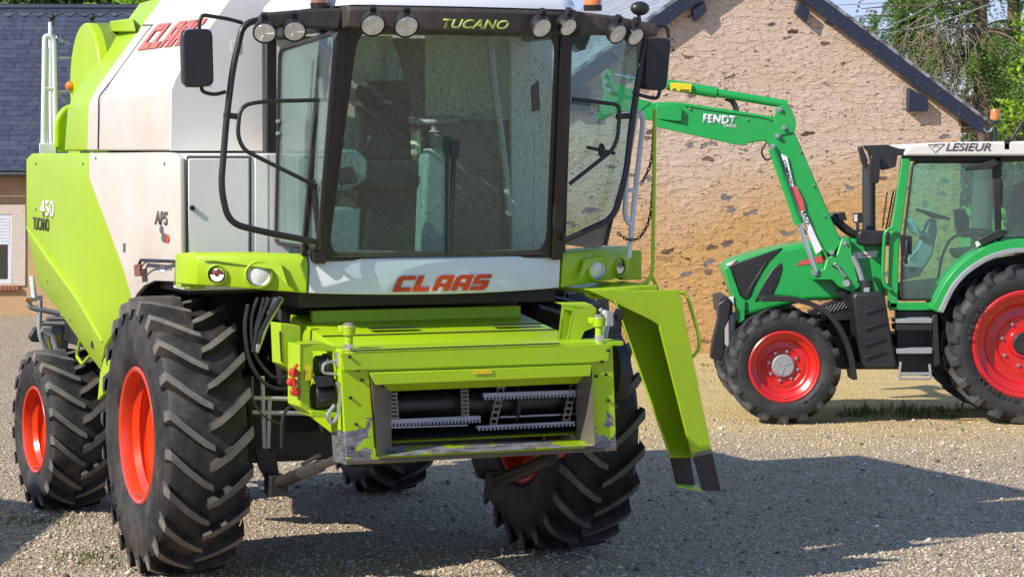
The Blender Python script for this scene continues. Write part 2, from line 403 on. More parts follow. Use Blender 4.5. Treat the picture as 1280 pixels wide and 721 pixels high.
# chassis
b = MB()
b.box((-1.15, -.25, .78), (1.15, .25, 1.12)); b.box((-.85, -.55, 1.0), (.85, 4.3, 1.35)); b.box((-.9, -.62, 1.35), (.9, 3.4, 2.0))
b.box((-1.3, .2, 1.35), (1.12, 4.2, 2.9)); b.box((-1.5, -.5, 2.0), (.95, .3, 2.94))
b.build('chassis', 'dark', cb, .02)
b = MB(); b.cyl((-1.25, 0, .985), (1.25, 0, .985), .15); b.cyl((-1.25, 0, .985), (-1.08, 0, .985), .28); b.cyl((1.08, 0, .985), (1.25, 0, .985), .28)
b.box((-.25, -.28, .72), (.25, .2, 1.2)); b.build('front_axle', 'dark', cb, .01)
b = MB(); b.box((-1.15, 3.5, .55), (1.15, 3.76, .80)); b.cyl((-1.2, 3.62, .67), (1.2, 3.62, .67), .1); b.build('rear_axle', 'dark', cb, .02)
b = MB(); b.ext([Q(u, v, X=-1.2) for u, v in ((110, 480), (128, 474), (128, 545), (113, 553), (104, 540), (106, 520))], (.03, 0, 0))
b.cyl(Q(108, 530, X=-1.22), Q(108, 530, X=-1.22) + Vector((.05, 0, 0)), .05); b.build('steering_bracket', 'galv', cb, .004)

# lower side panel on the machine's right (photo left)
XS = -1.6
def sheet(name, regions, pts, mats, X=XS, dx={}, thick=.035, bevel=.006):
    mb = MB(); keys = list(pts); mb.v = [tuple(Q(*pts[k], X=X + dx.get(k, 0))) for k in keys]
    for mi, loop in regions: mb.f.append([keys.index(k) for k in loop]); mb.mi.append(mi)
    me_o = mb.build(name, mats, cb, recalc=True, solid=0, angle=12)
    bm = bmesh.new(); bm.from_mesh(me_o.data)
    for f in bm.faces:
        f.normal_update()
    if sum(f.normal.x for f in bm.faces) > 0: bmesh.ops.reverse_faces(bm, faces=bm.faces)
    bm.to_mesh(me_o.data); bm.free()
    md = me_o.modifiers.new('solid', 'SOLIDIFY'); md.thickness = thick; md.offset = -1
    if bevel:
        md = me_o.modifiers.new('bevel', 'BEVEL'); md.width = bevel; md.segments = 2; md.limit_method = 'ANGLE'; md.angle_limit = R_(40)
    return me_o
pts = dict(a=(40, 192), b=(112, 191.5), c=(111.5, 222), d=(119, 242), e=(137, 290), f=(155, 338), g=(166, 377), n=(131, 432), h=(126, 463), i=(114, 447), j=(80, 398), k=(48, 355), l=(37, 305), m=(33, 284), o=(33, 199),
           p=(98, 374), w1=(206, 190.5), w2=(218, 191.5), w3=(224.5, 198), w4=(226, 318), w5=(218.5, 326), w6=(217, 352), w7=(193, 351), w8=(180, 357), w9=(171, 367))
dx = dict(h=.10, i=.12, j=.11, k=.09, l=.04)
side = sheet('side_panel', [(0, 'abcdefg' + 'n' + 'p' + 'mo')], pts, ['lime'], dx=dx) if False else sheet('side_panel', [
    (0, ['a', 'b', 'c', 'd', 'e', 'f', 'g', 'n', 'p', 'm', 'o']), (0, ['m', 'p', 'n', 'h', 'i', 'j', 'k', 'l']),
    (1, ['b', 'w1', 'w2', 'w3', 'w4', 'w5', 'w6', 'w7', 'w8', 'w9', 'g', 'f', 'e', 'd', 'c'])], pts, ['lime', 'white'], dx=dx)
# pressed rib along the crease
b = MB(); b.tube([Q(33, 284, X=XS + .002), Q(60, 322, X=XS - .004), Q(98, 374, X=XS - .004), Q(128, 427, X=XS)], [.006, .02, .02, .012], 8)
b.build('panel_rib', 'lime', side)
b = MB(); b.ext([Q(u, v, X=-1.54) for u, v in ((166, 380), (156, 345), (125, 466), (122, 500), (140, 480))], (.03, 0, 0)); b.build('lower_shield', 'lime', cb, .004)
text('lettering', '450', 'whiteink', side, Q(50.5, 271, X=XS - .004), (0, -1, 0), (0, 0, 1), .165, 0, .02, .003, fit=(.50, .142))
text('lettering', 'TUCANO', 'ink', side, Q(41.5, 287, X=XS - .004), (0, -1, 0), (0, 0, 1), .145, 0, .012, .003, fit=(.60, .108))
text('lettering', 'APS', 'greyink', side, Q(193.5, 280.5, X=XS - .004), (0, -1, 0), (0, 0, 1), .128, .12, .02, .003, fit=(.34, .098))
b = MB()
for k, (u, v, w, h, m) in enumerate(((202, 287, 2.4, 10, 0), (205, 297, 3.2, 12, 0), (209, 298.5, 3, 11, 1))):
    b.m = m; c = Q(u, v, X=XS - .003); b.ext([c + Vector((0, -w / 50 * math.cos(a), h / 2 / 176 * math.sin(a))) for a in [i * math.pi / 8 for i in range(16)]], (-.003, 0, 0))
b.build('logo_dots', ['greyink', 'logored'], side)
b = MB(); b.ext([Q(u, v, X=XS - .003) for u, v in ((200.5, 331), (206.5, 331), (206.5, 340), (200.5, 340))], (-.002, 0, 0)); b.build('warning_sticker', 'whiteink', side)
b = MB(); b.ext([Q(u, v, X=XS - .003) for u, v in ((154, 304), (156.5, 304), (156.5, 315), (154, 315))], (-.002, 0, 0)); b.build('warning_sticker', 'greyink', side)
b = MB(); b.ext([Q(u, v, X=XS + .06) for u, v in ((114.5, 427), (116.5, 426), (117, 434), (115, 435))], (-.01, 0, 0)); b.build('latch', 'ink', side)
b = MB()
for u, v in ((45, 205), (45, 262), (104, 205), (120, 198), (206, 205), (214, 336), (184, 349), (128, 450), (60, 352), (88, 400)):
    c = Q(u, v, X=XS - .001 + (.02 if v > 340 and u < 130 else 0)); b.cyl(c, c + Vector((-.006, 0, 0)), .011, n=8)
b.build('panel_screw', 'greyink', side)
# marker plate on stalk
mk = MB(); mk.ext([Q(u, v, X=-1.66) for u, v in ((167, 331), (174, 330), (175, 345), (168, 346))], (.02, 0, 0))
mko = mk.build('marker_plate', 'redlens', cb, .003)
b = MB(); b.tube(fillet([Q(173, 333, X=-1.65), Q(176, 325, X=-1.65), Q(200, 326, X=-1.66), Q(222, 327, X=-1.62)], .03), .012, 8); b.tube(spline([Q(175, 338, X=-1.65), Q(182, 328, X=-1.67), Q(200, 327.5, X=-1.67)]), .006, 6); b.build('stalk', 'black', mko)

# upper hull: grain tank cladding, straight foot then sloping to the tank top
YB, YW, YF = 2.93, 2.12, -.25
def hull(Y, ux=()):
    return [Q(u, v, Y=Y) for u, v in ux]
back = [Vector((-1.57, YB, 2.99)), Vector((-1.54, YB, 3.33)), Vector((-1.47, YB, 3.48)), Vector((-.93, YB, 4.20))]
mid = [Vector((-1.575, YW, 2.99)), Vector((-1.56, YW, 3.36)), Vector((-1.48, YW, 3.50)), Vector((-.95, YW, 4.21))]
fro = [Vector((-1.575, YF, 2.985)), Vector((-1.57, YF, 3.40)), Vector((-1.49, YF, 3.56)), Vector((-1.02, YF, 4.21))]
b = MB()
for (A, B, m) in ((back, mid, 0), (mid, fro, 1)):
    b.m = m
    for i in range(3): b.add([A[i], A[i + 1], B[i + 1], B[i]], [(0, 1, 2, 3)])
tank = b.build('grain_tank_side', ['lime', 'white'], cb, angle=60)
bm = bmesh.new(); bm.from_mesh(tank.data)
if sum(f.normal.x for f in bm.faces) > 0: bmesh.ops.reverse_faces(bm, faces=bm.faces)
bm.to_mesh(tank.data); bm.free()
md = tank.modifiers.new('solid', 'SOLIDIFY'); md.thickness = .04; md.offset = -1
md = tank.modifiers.new('bevel', 'BEVEL'); md.width = .03; md.segments = 3; md.limit_method = 'ANGLE'; md.angle_limit = R_(15)
def on_hull(Y, q, lift=.004):                # q: height parameter along the slope from knee (0) to top (1)
    t = (Y - YF) / (YW - YF); k = fro[2].lerp(mid[2], t); p = fro[3].lerp(mid[3], t); n = Vector((-.77, 0, .62))
    return k.lerp(p, q) + n * lift
# seam on the white cladding and green margin on top
b = MB(); Ys = 1.75
b.tube(fillet([Vector((-1.581, Ys, 3.0)), Vector((-1.572, Ys, 3.40)), on_hull(Ys, .05, .001), on_hull(Ys, .55, .001), on_hull(Ys - .05, .63, .001), on_hull(YW - .02, .66, .001)], .03), .006, 6)
b.build('panel_seam', 'dark', tank)
# CLAAS lettering on the slope, read from the rear forwards
def fn(a, b_, d):
    u = 171.5 + 62 * a + 25.5 * b_; v = 63 - 7.5 * a - 32.5 * b_; r = ray(u, v); o = Vector(w2l(0, 0, CAMH)); e = Vector(w2l(OX + r[0], OY + r[1], r[2]))
    nn = (mid[2] - fro[2]).cross(fro[3] - fro[2]).normalized(); nn = nn if nn.z > 0 else -nn
    return o + e * ((fro[2] + nn * (.006 + .004 * d) - o).dot(nn) / e.dot(nn))
logo('CLAAS', fn, gap=.10, shear=0).build('lettering', 'fadedred', tank)
# tank lid and front wall
b = MB(); b.hexa([Vector((-.98, YW, 4.19)), Vector((.98, YW, 4.19)), Vector((.98, YF + .02, 4.19)), Vector((-1.04, YF + .02, 4.19))],
                 [Vector((-.86, YW - .1, 4.34)), Vector((.86, YW - .1, 4.34)), Vector((.86, YF + .15, 4.34)), Vector((-.9, YF + .15, 4.34))]); b.build('tank_lid', 'white', cb, .02)
b = MB(); b.box((-.95, YF + .02, 2.95), (1.12, YB, 4.16)); b.build('grain_tank', 'greywhite', cb, .02)
b = MB(); b.ext([Vector((x, YF - .012, z)) for x, z in ((-1.565, 2.985), (-1.56, 3.40), (-1.53, 3.48), (-1.48, 3.57), (-1.02, 4.20), (1.02, 4.20), (1.10, 4.1), (1.10, 2.985))], (0, .03, 0))
fw = b.build('tank_front_wall', 'greywhite', cb, .004)
b = MB(); b.ext([Q(u, v, Y=YF - .014) for u, v in ((288, 52), (300, 51), (299, 66), (290, 65))], (0, -.004, 0)); b.build('warning_sticker', 'greywhite', fw, .001)
# machine-left hull side, seen only from the right
b = MB(); b.box((1.13, .35, 1.6), (1.2, 4.1, 2.95)); b.box((1.13, .35, 2.96), (1.17, 2.9, 3.45)); b.build('side_panel', 'lime', cb, .01)
# body filling behind the side panels (rear hood)
b = MB(); b.box((-1.5, 2.9, 2.3), (1.12, 4.05, 2.93)); b.box((-1.2, 3.0, 2.93), (1.1, 4.4, 3.3)); b.build('rear_hood', 'lime', cb, .04)

# cabinet under the tank beside the cab
b = MB(); b.box((-1.555, -.60, 2.03), (-.80, -.26, 2.968)); cab_in = b.build('front_cabinet', 'greywhite', cb, .012)
b = MB(); A = [Q(u, v, Y=-.615) for u, v in ((235.5, 198.5), (311, 198.5), (311, 317), (235.5, 317))]; b.ext(A, (0, .03, 0)); dr = b.build('cabinet_door', 'greywhite', cb, .006)
b = MB(); A2 = [Q(u, v, Y=-.602) for u, v in ((234, 196.5), (313, 196.5), (313, 319), (234, 319))]
for i in range(4): b.tube([A2[i], A2[(i + 1) % 4]], .006, 6)
b.build('door_seal', 'dark', dr)
b = MB(); c = Q(240, 260, Y=-.62); b.cyl(c, c + Vector((0, -.02, 0)), .018, n=12); b.build('door_lock', 'dark', dr)
b = MB(); A = [Q(u, v, Y=-.605) for u, v in ((318, 193), (336, 193), (336, 322), (318, 322))]; b.ext(A, (0, .2, 0)); b.build('corner_post', 'greywhite', cb, .01)

# rotary screen drum behind the tank
DC = Vector((-1.33, 3.22, 3.52)); b = MB()
b.lathe([(0, 0), (0, .50), (.012, .515), (.03, .52), (.55, .50), (.55, 0)], 'X', DC, 56)
drum = b.build('air_screen_drum', 'lime', cb, .004)
b = MB()
b.lathe([(.08, .523), (.5, .507)], 'X', DC, 56, a0=.3, a1=3.6); b.build('drum_screen', 'screen', drum)
b = MB(); c = DC + Vector((-.01, .0, -.05)); b.cyl(c, c + Vector((-.02, 0, 0)), .014, n=8); b.build('latch', 'ink', drum)
b = MB(); b.hexa([Q(u, v, X=-1.2) for u, v in ((137, 27), (166, 23), (170, 40), (140, 40))], [Q(u, v, X=-.7) for u, v in ((137, 27), (166, 23), (170, 40), (140, 40))]); b.build('drum_hood', 'lime', cb, .01)

# white hand rails and steps at the rear corner
YR = 3.75
b = MB(); a = Q(54, 186, Y=YR); t1 = Q(56, 44, Y=YR); t2 = Q(67, 48, Y=YR); e = Q(69.5, 188, Y=YR)
b.tube(fillet([a, t1, t2, e], .07), .022, 10); b.tube([Q(63, 28, Y=YR + .1), Q(64, 180, Y=YR + .1)], .018, 10); b.tube([Q(58.5, 182, Y=YR), Q(60, 60, Y=YR)], .012, 8)
b.tube([Q(54.5, 111, Y=YR), Q(68, 111, Y=YR)], .02, 8)
rail = b.build('rear_handrail', 'cleanwhite', cb)
b = MB(); b.hexa([Q(u, v, Y=YR - .08) for u, v in ((49, 179), (70, 180), (70, 193), (49, 193))], [Q(u, v, Y=YR + .12) for u, v in ((49, 179), (70, 180), (70, 193), (49, 193))]); b.build('rail_foot', 'cleanwhite', rail, .006)
b = MB(); c = Q(65, 22, Y=YR + .1); b.ball(c, .03, 10); b.cyl(c, c + Vector((0, 0, -.08)), .014, n=8); c2 = Q(115, 22, Y=YR + .1); b.ball(c2, .03, 10); b.tube([c2, c2 + Vector((0, 0, -.1))], .012, 8); b.build('rail_knob', 'dark', rail)
b = MB()
for v in (73, 115, 156): b.hexa([Q(u, w, Y=YR + .1) for u, w in ((68, v - 1.6), (98, v - 1.6), (98, v + 1.6), (68, v + 1.6))], [Q(u, w, Y=YR + .3) for u, w in ((68, v - 1.6), (98, v - 1.6), (98, v + 1.6), (68, v + 1.6))])
b.build('rear_step', 'galv', cb, .004)
def chain(mb, pts, w=.022, r=.0045):
    pts = spline(pts, 12); L = [0]
    for i in range(1, len(pts)): L.append(L[-1] + (pts[i] - pts[i - 1]).length)
    n = int(L[-1] / (w * 1.25)); j = 0
    for k in range(n):
        d = L[-1] * k / n
        while L[j + 1] < d: j += 1
        f = (d - L[j]) / (L[j + 1] - L[j]); p = pts[j].lerp(pts[j + 1], f); t = (pts[j + 1] - pts[j]).normalized()
        sd = t.cross(Vector((0, 1, .2))).normalized()
        if k % 2: sd = t.cross(sd).normalized()
        mb.tube([p + t * (math.cos(a) * w * .85) + sd * (math.sin(a) * w * .42) for a in [i * math.pi / 4 for i in range(8)]], r, 5, closed=True)
b = MB(); chain(b, [Q(69, 46, Y=YR + .05), Q(80, 53, Y=YR + .05), Q(92, 56, Y=YR + .05)]); b.build('safety_chain', 'steel', cb); b = MB(); chain(b, [Q(70, 113, Y=YR + .05), Q(80, 126, Y=YR + .05), Q(92, 128, Y=YR + .05)]); b.build('safety_chain', 'steel', cb)
b = MB(); c = Q(88, 108, Y=YR - .1); b.ball(c, .045, 12); b.build('rear_beacon', 'amber', cb)
b = MB(); b.tube(fillet([Q(72, 184, Y=3.5), Q(72, 150, Y=3.5), Q(82, 136, Y=3.5), Q(95, 134, Y=3.5)], .1), .03, 8); b.hexa([Q(u, v, Y=3.5) for u, v in ((76, 150), (90, 138), (84, 190), (72, 190))], [Q(u, v, Y=3.9) for u, v in ((76, 150), (90, 138), (84, 190), (72, 190))]); b.build('rear_guard', 'lime', cb, .004)
# rear ladder and light bracket behind the rear wheel
YL = 4.15
b = MB(); b.tube(fillet([Q(75, 392, Y=YL), Q(37, 384, Y=YL), Q(35, 374, Y=YL), Q(50, 372, Y=YL + .3)], .06), .026, 10)
b.tube(fillet([Q(50, 375, Y=YL), Q(49, 418, Y=YL), Q(58, 440, Y=YL), Q(84, 443, Y=YL)], .08), .022, 10); b.tube([Q(52, 412, Y=YL - .02), Q(66, 420, Y=YL - .02), Q(73, 442, Y=YL - .02)], .028, 8); b.tube([Q(53, 404, Y=YL), Q(92, 405, Y=YL)], .024, 8); b.tube([Q(58, 398, Y=YL), Q(80, 398, Y=YL)], .02, 8)
b.build('rear_ladder', 'galv', cb)
b = MB(); b.ext([Q(u, v, Y=YL + .05) for u, v in ((50, 410), (86, 405), (85, 445), (56, 443))], (0, .03, 0)); sp = b.build('rear_shield', 'greyplastic', cb, .004)
b = MB(); b.ext([Q(u, v, Y=YL + .045) for u, v in ((60, 419), (75, 416.5), (77.5, 434), (62, 438))], (0, -.003, 0)); st = b.build('warning_sticker', 'yellow', sp)
b = MB(); b.ext([Q(u, v, Y=YL + .041) for u, v in ((64, 422), (67, 421), (68, 425), (65, 427))], (0, -.003, 0)); b.ext([Q(u, v, Y=YL + .041) for u, v in ((65.5, 431), (70, 430), (70, 433.5), (66, 434.5))], (0, -.003, 0)); b.build('sticker_print', 'ink', sp)
b = MB(); b.ext([Q(u, v, Y=YL + .1) for u, v in ((37, 421), (45, 408), (48, 412), (50, 428), (40, 427))], (0, .08, 0)); b.build('mud_flap', 'black', cb, .01)
b = MB(); b.tube([Q(40, 345, Y=4.2), Q(43, 372, Y=4.2)], .024, 8); b.build('rear_post', 'cleanwhite', cb)
b = MB(); c = Q(35, 375, Y=YL - .03); b.cyl(c, c + Vector((0, .05, 0)), .022, n=12); b.build('side_reflector', 'amber', cb)
b = MB(); b.tube(fillet([Q(100, 425, X=-1.4), Q(96, 445, X=-1.4), Q(103, 455, X=-1.4), Q(113, 444, X=-1.4)], .03), .014, 8); b.build('tow_loop', 'lime', cb)

# ---------------------------------------------------------------- front beam
def beamY(x): return -1.33 - .10 * (1 - (x / .92) ** 2)
b = MB(); N = 24; secs = []
for i in range(N + 1):
    x = -.915 + 1.83 * i / N; y = beamY(x)
    zt = 2.272 - .014 * (1 - (x / .92) ** 2); zb = 2.035 - .02 * (1 - (x / .92) ** 2)
    secs.append([(x, y + .05, zt + .014), (x, y, zt), (x, y - .012, zt - .07), (x, y + .01, zb), (x, y + .14, zb + .01), (x, y + .14, zt)])
b.v = [p for sc in secs for p in sc]
for i in range(N):
    for j in range(6):
        b.f.append([i * 6 + j, i * 6 + (j + 1) % 6, i * 6 + 6 + (j + 1) % 6, i * 6 + 6 + j]); b.mi.append(0)
b.f += [list(range(6)), list(range(N * 6 + 5, N * 6 - 1, -1))]; b.mi += [0, 0]
beam = b.build('front_beam', 'cleanwhite', cb, .006)
a0, a1 = Q(491, 365, Y=-1.43), Q(608, 342, Y=-1.43)
def fn(a, b_, d):
    x = a0.x + (a1.x - a0.x) * a + .045 * b_; z = a0.z + (a1.z - a0.z) * (.04 + .96 * b_) - .004 + .008 * 0
    return Vector((x, beamY(x) + .004 - .016 * min(1, (b_ * .13 + .02) / .17) - .004 - .003 * d, z))
logo('CLAAS', fn, gap=.12).build('lettering', 'logored', beam)
# light panels left and right of the beam
def light_panel(sx):
    b = MB(); o = []
    sec = [(.93, -1.335, 2.035, 2.285), (1.28, -1.22, 2.065, 2.30), (1.60, -1.02, 2.09, 2.295), (1.66, -.86, 2.09, 2.285)]
    V = []
    for x, y, zb, zt in sec: V.append([(sx * x, y + .06, zt + .012), (sx * x, y, zt - .01), (sx * x, y - .018, zt - .06), (sx * x, y + .012, zb), (sx * x, y + .16, zb), (sx * x, y + .16, zt)])
    b.v = [p for sc in V for p in sc]
    for i in range(3):
        for j in range(6): b.f.append([i * 6 + j, i * 6 + (j + 1) % 6, i * 6 + 6 + (j + 1) % 6, i * 6 + 6 + j]); b.mi.append(0)
    b.f += [list(range(6)), list(range(23, 17, -1))]; b.mi += [0, 0]
    p = b.build('light_panel', 'lime', cb, .008, 3)
    # raised brow over the lamps
    b = MB(); A = [(sx * 1.58, -1.06, 2.265), (sx * 1.10, -1.305, 2.232), (sx * 1.05, -1.315, 2.075), (sx * 1.16, -1.285, 2.20)]
    b.ext(A, (sx * .01, -.022, 0)); b.build('brow', 'lime', p, .003)
    for x, r, mat, nm in ((1.24, .077, 'lens', 'headlight'), (1.485, .056, 'redlens', 'marker_light')):
        t = (x - .93) / .35 if x < 1.28 else 1 + (x - 1.28) / .32
        y = -1.335 + .115 * t if t < 1 else -1.22 + .20 * (t - 1)
        tilt = math.atan2(.115, .35) if t < 1 else math.atan2(.20, .32)
        b = MB(); b.m = 0
        b.lathe([(.03, r * 1.30), (-.012, r * 1.22), (-.016, r * 1.1), (.012, r * 1.02)], 'Y', n=32)
        b.m = 1; b.lathe([(.016, r * 1.03), (-.004, r), (.004, r * .86), (.012, r * .84)], 'Y', n=32)
        h = b.build(nm, ['lime', 'black' if r < .06 else 'steel'], p, loc=(sx * x, y - .012, 2.162), rot=(0, 0, sx * tilt))
        b = MB(); b.m = 0; b.lathe([(.010, r * .9), (-.002, r * .55), (-.006, 0)], 'Y', n=32)
        if r < .06:
            b.m = 1; b.add([(r * .86 * math.cos(a), -.004, r * .86 * math.sin(a)) for a in [math.pi + i * math.pi / 12 for i in range(13)]], [tuple(range(13))])
        b.build('lens', [mat, 'lens'], h, recalc=False)
    return p
light_panel(-1); light_panel(1)
b = MB(); b.box((-1.62, -.88, 2.055), (-1.5, -.56, 2.27)); b.build('panel_end', 'lime', cb, .008); b = MB(); b.box((1.56, -.98, 2.06), (1.72, -.5, 2.27)); b.build('panel_end', 'lime', cb, .008)
# dark cross member behind the beam and cab floor
b = MB(); b.box((-.95, -1.18, 1.93), (.95, -.6, 2.25)); b.box((-1.1, -1.15, 2.08), (1.1, -.55, 2.24)); b.build('cab_floor', 'dark', cb, .01)

# ---------------------------------------------------------------- cab
cab = MB()
fb = [Vector((-.83, -1.36, 2.29)), Vector((.83, -1.36, 2.29))]; ft = [Vector((-.765, -1.66, 3.80)), Vector((.765, -1.66, 3.80))]
def bar(mb, a, b2, w, d):                       # square bar
    a, b2 = Vector(a), Vector(b2); t = (b2 - a).normalized(); s1 = t.cross(Vector((0, 1, 0))).normalized() * w / 2; s2 = t.cross(s1).normalized() * d / 2
    mb.hexa([a - s1 - s2, a + s1 - s2, a + s1 + s2, a - s1 + s2], [b2 - s1 - s2, b2 + s1 - s2, b2 + s1 + s2, b2 - s1 + s2])
for sx in (-1, 1):
    bar(cab, (sx * .865, -1.36, 2.24), (sx * .80, -1.65, 3.82), .085, .10)
    bar(cab, (sx * .945, -1.30, 2.28), (sx * .885, -1.55, 3.80), .035, .06)
    bar(cab, (sx * .93, -.52, 2.24), (sx * .93, -.52, 3.82), .08, .10)
    bar(cab, (sx * .93, -1.34, 2.27), (sx * .93, -.52, 2.27), .06, .06)
    bar(cab, (sx * .90, -1.6, 3.80), (sx * .92, -.5, 3.80), .08, .08)
bar(cab, (-.83, -1.365, 2.262), (.83, -1.365, 2.262), .03, .05)
bar(cab, (-.8, -1.64, 3.79), (.8, -1.64, 3.79), .06, .08)
cab = cab.build('cab_frame', 'visor', cb, .012)
def wsx(q, t):                                   # windscreen point: q -1..1 across, t 0..1 up, bowed forward
    w = .825 + (.76 - .825) * t; bow = .055 * (1 - q * q)
    return Vector((q * w, -1.385 - .29 * t - bow, 2.272 + 1.518 * t))
b = MB(); n = 12
for j in range(n + 1):
    for i in range(n + 1): b.v.append(tuple(wsx(-1 + 2 * i / n, j / n)))
for j in range(n):
    for i in range(n): b.f.append([j * (n + 1) + i, j * (n + 1) + i + 1, (j + 1) * (n + 1) + i + 1, (j + 1) * (n + 1) + i]); b.mi.append(0)
ws = b.build('windscreen', 'wscreen', cb, recalc=False)
b = MB()                                          # black ceramic border with rounded corners
def ring(q0, q1, t0, t1, r, n=6):
    out = []
    for cq, ct, a0 in ((q1 - r, t1 - r, 0), (q0 + r, t1 - r, 90), (q0 + r, t0 + r, 180), (q1 - r, t0 + r, 270)):
        for k in range(n + 1): a = R_(a0 + 90 * k / n); out.append((cq + r * math.cos(a), ct + r * math.sin(a)))
    return out
o1, i1 = ring(-1, 1, 0, 1, .02), [(q - (.07 * (1 - t) if q < 0 else 0), t) for q, t in ring(-.905, .945, .018, .985, .09)]
A = [wsx(q, t) + Vector((0, -.003, 0)) for q, t in o1]; B = [wsx(q, t) + Vector((0, -.003, 0)) for q, t in i1]; m = len(A)
b.add(A + B, [(i, (i + 1) % m, m + (i + 1) % m, m + i) for i in range(m)]); b.build('windscreen_seal', 'visor', ws, recalc=False)
# wiper
b = MB(); c = Q(566, 181, Y=-1.62); e = Q(561, 322, Y=-1.47); b.tube([c + Vector((0, -.03, 0)), e + Vector((.005, -.03, .02))], [.016, .009], 8)
b.hexa([c + Vector((-.03, -.05, .03)), c + Vector((.03, -.05, .03)), c + Vector((.025, -.05, -.09)), c + Vector((-.02, -.05, -.09))], [c + Vector((-.03, -.005, .03)), c + Vector((.03, -.005, .03)), c + Vector((.025, -.005, -.09)), c + Vector((-.02, -.005, -.09))])
bl = Q(563, 200, Y=-1.6); b.tube([bl + Vector((.01, -.01, 0)), e + Vector((.01, -.006, 0))], .008, 6)
b.build('wiper', 'black', cb, .004)
# side glass, photo left
SL = -.91
b = MB(); A = [Q(u, v, X=SL) for u, v in ((351, 62), (421, 40), (399, 311), (346, 304))]; b.ext(A, (.006, 0, 0)); sg = b.build('side_window', 'sglass', cb)
b = MB(); P4 = fillet(A, .08, 5, True); b.tube([p + Vector((-.004, 0, 0)) for p in P4], .016, 6, closed=True); b.build('window_seal', 'visor', sg)
b = MB()
for u, v in ((349, 152), (349, 167)): c = Q(u, v, X=SL - .01); b.cyl(c, c + Vector((-.02, 0, 0)), .014, n=10)
b.build('window_bolt', 'steel', sg)
# open door, photo right
YD = -1.36
b = MB(); A = [Q(u, v, Y=YD) for u, v in ((712, 40), (804, 44), (797, 120), (785, 200), (766, 268), (708, 300))]; b.ext(A, (0, .006, 0)); dg = b.build('door_glass', 'sglass', cb)
b = MB(); A = [Q(u, v, Y=YD + .01) for u, v in ((701, 305), (708, 301), (766, 269), (776, 236), (770, 262), (757, 306), (745, 311))]
b.ext(A, (0, .03, 0)); do = b.build('door_panel', 'brownpanel', cb, .006)
b = MB(); b.tube([Q(u, v, Y=YD) for u, v in ((804, 44), (797, 120), (786, 200), (766, 269), (757, 307))], .013, 8); b.build('door_edge', 'visor', dg)
b = MB(); c = Q(752, 188, Y=YD - .02); b.ball(c, .05, 12, (.55, .4, 1)); b.tube([c + Vector((-.11, 0, .02)), c + Vector((.1, 0, -.02))], .012, 8); b.build('door_handle', 'black', dg)
b = MB(); b.ext([Q(u, v, Y=YD + .02) for u, v in ((712, 42), (740, 42), (732, 62), (722, 66), (715, 60))], (0, .05, 0)); b.build('door_hinge', 'visor', dg, .005)
# roof
def plan(x): return -1.86 - .09 * (1 - (x / .82) ** 2)
b = MB(); N = 20; secs = []
for i in range(N + 1):
    x = -.82 + 1.64 * i / N; y = plan(x); e = max(0, abs(x) - .68) / .14
    secs.append([(x, y + .03, 3.925), (x, y, 3.90), (x, y + .02, 3.765 + .02 * e), (x, y + .16, 3.745 + .03 * e), (x, -1.55, 3.78), (x, -1.55, 3.93)])
b.v = [p for sc in secs for p in sc]
for i in range(N):
    for j in range(6): b.f.append([i * 6 + j, i * 6 + (j + 1) % 6, i * 6 + 6 + (j + 1) % 6, i * 6 + 6 + j]); b.mi.append(0)
b.f += [list(range(6)), list(range(N * 6 + 5, N * 6 - 1, -1))]; b.mi += [0, 0]
vis = b.build('roof_visor', 'visordust', cb, .012)
b = MB()
prof = []
def roofring(g, z):
    out = []
    for i in range(15): x = (-.80 + 1.6 * i / 14) * g; out.append(Vector((x, plan(x / g) * 1 + .015 + (1 - g) * 1.0, z)))
    return out + [Vector((.92 * g, -1.3, z)), Vector((.95 * g, -.42 - (1 - g) * .3, z)), Vector((-.95 * g, -.42 - (1 - g) * .3, z)), Vector((-.92 * g, -1.3, z))]
rr_ = [roofring(1, 3.926), roofring(.985, 3.98), roofring(.93, 4.035), roofring(.8, 4.075), roofring(.5, 4.10)]
k = len(rr_[0]); b.v = [tuple(p) for r in rr_ for p in r]
for i in range(len(rr_) - 1):
    for j in range(k): b.f.append([i * k + j, i * k + (j + 1) % k, (i + 1) * k + (j + 1) % k, (i + 1) * k + j]); b.mi.append(0)
b.f += [list(range(k)), list(range(len(rr_) * k - 1, (len(rr_) - 1) * k - 1, -1))]; b.mi += [0, 0]
roof = b.build('cab_roof', 'cleanwhite', cb, angle=50)
b = MB(); c = Q(598, 3, Y=-1.72); b.hexa([c + Vector((x, y, -.035)) for x, y in ((-.10, -.05), (.09, -.05), (.09, .1), (-.10, .1))], [c + Vector((x, y, .04)) for x, y in ((-.075, -.03), (.065, -.03), (.065, .1), (-.075, .1))]); b.build('roof_block', 'cleanwhite', roof, .006)
b = MB(); b.box((-.74, -1.6, 3.80), (.74, -.56, 3.86)); b.build('roof_lining', 'beige', roof)
t = Q(554, 35.5, Y=plan(0) - .012)
text('lettering', 'TUCANO', 'limeink', vis, Vector((t.x, plan(.05) - .002, t.z)), (1, .03, 0), (0, -.12, 1), .083, .30, .022, .003, fit=(.475, .062))
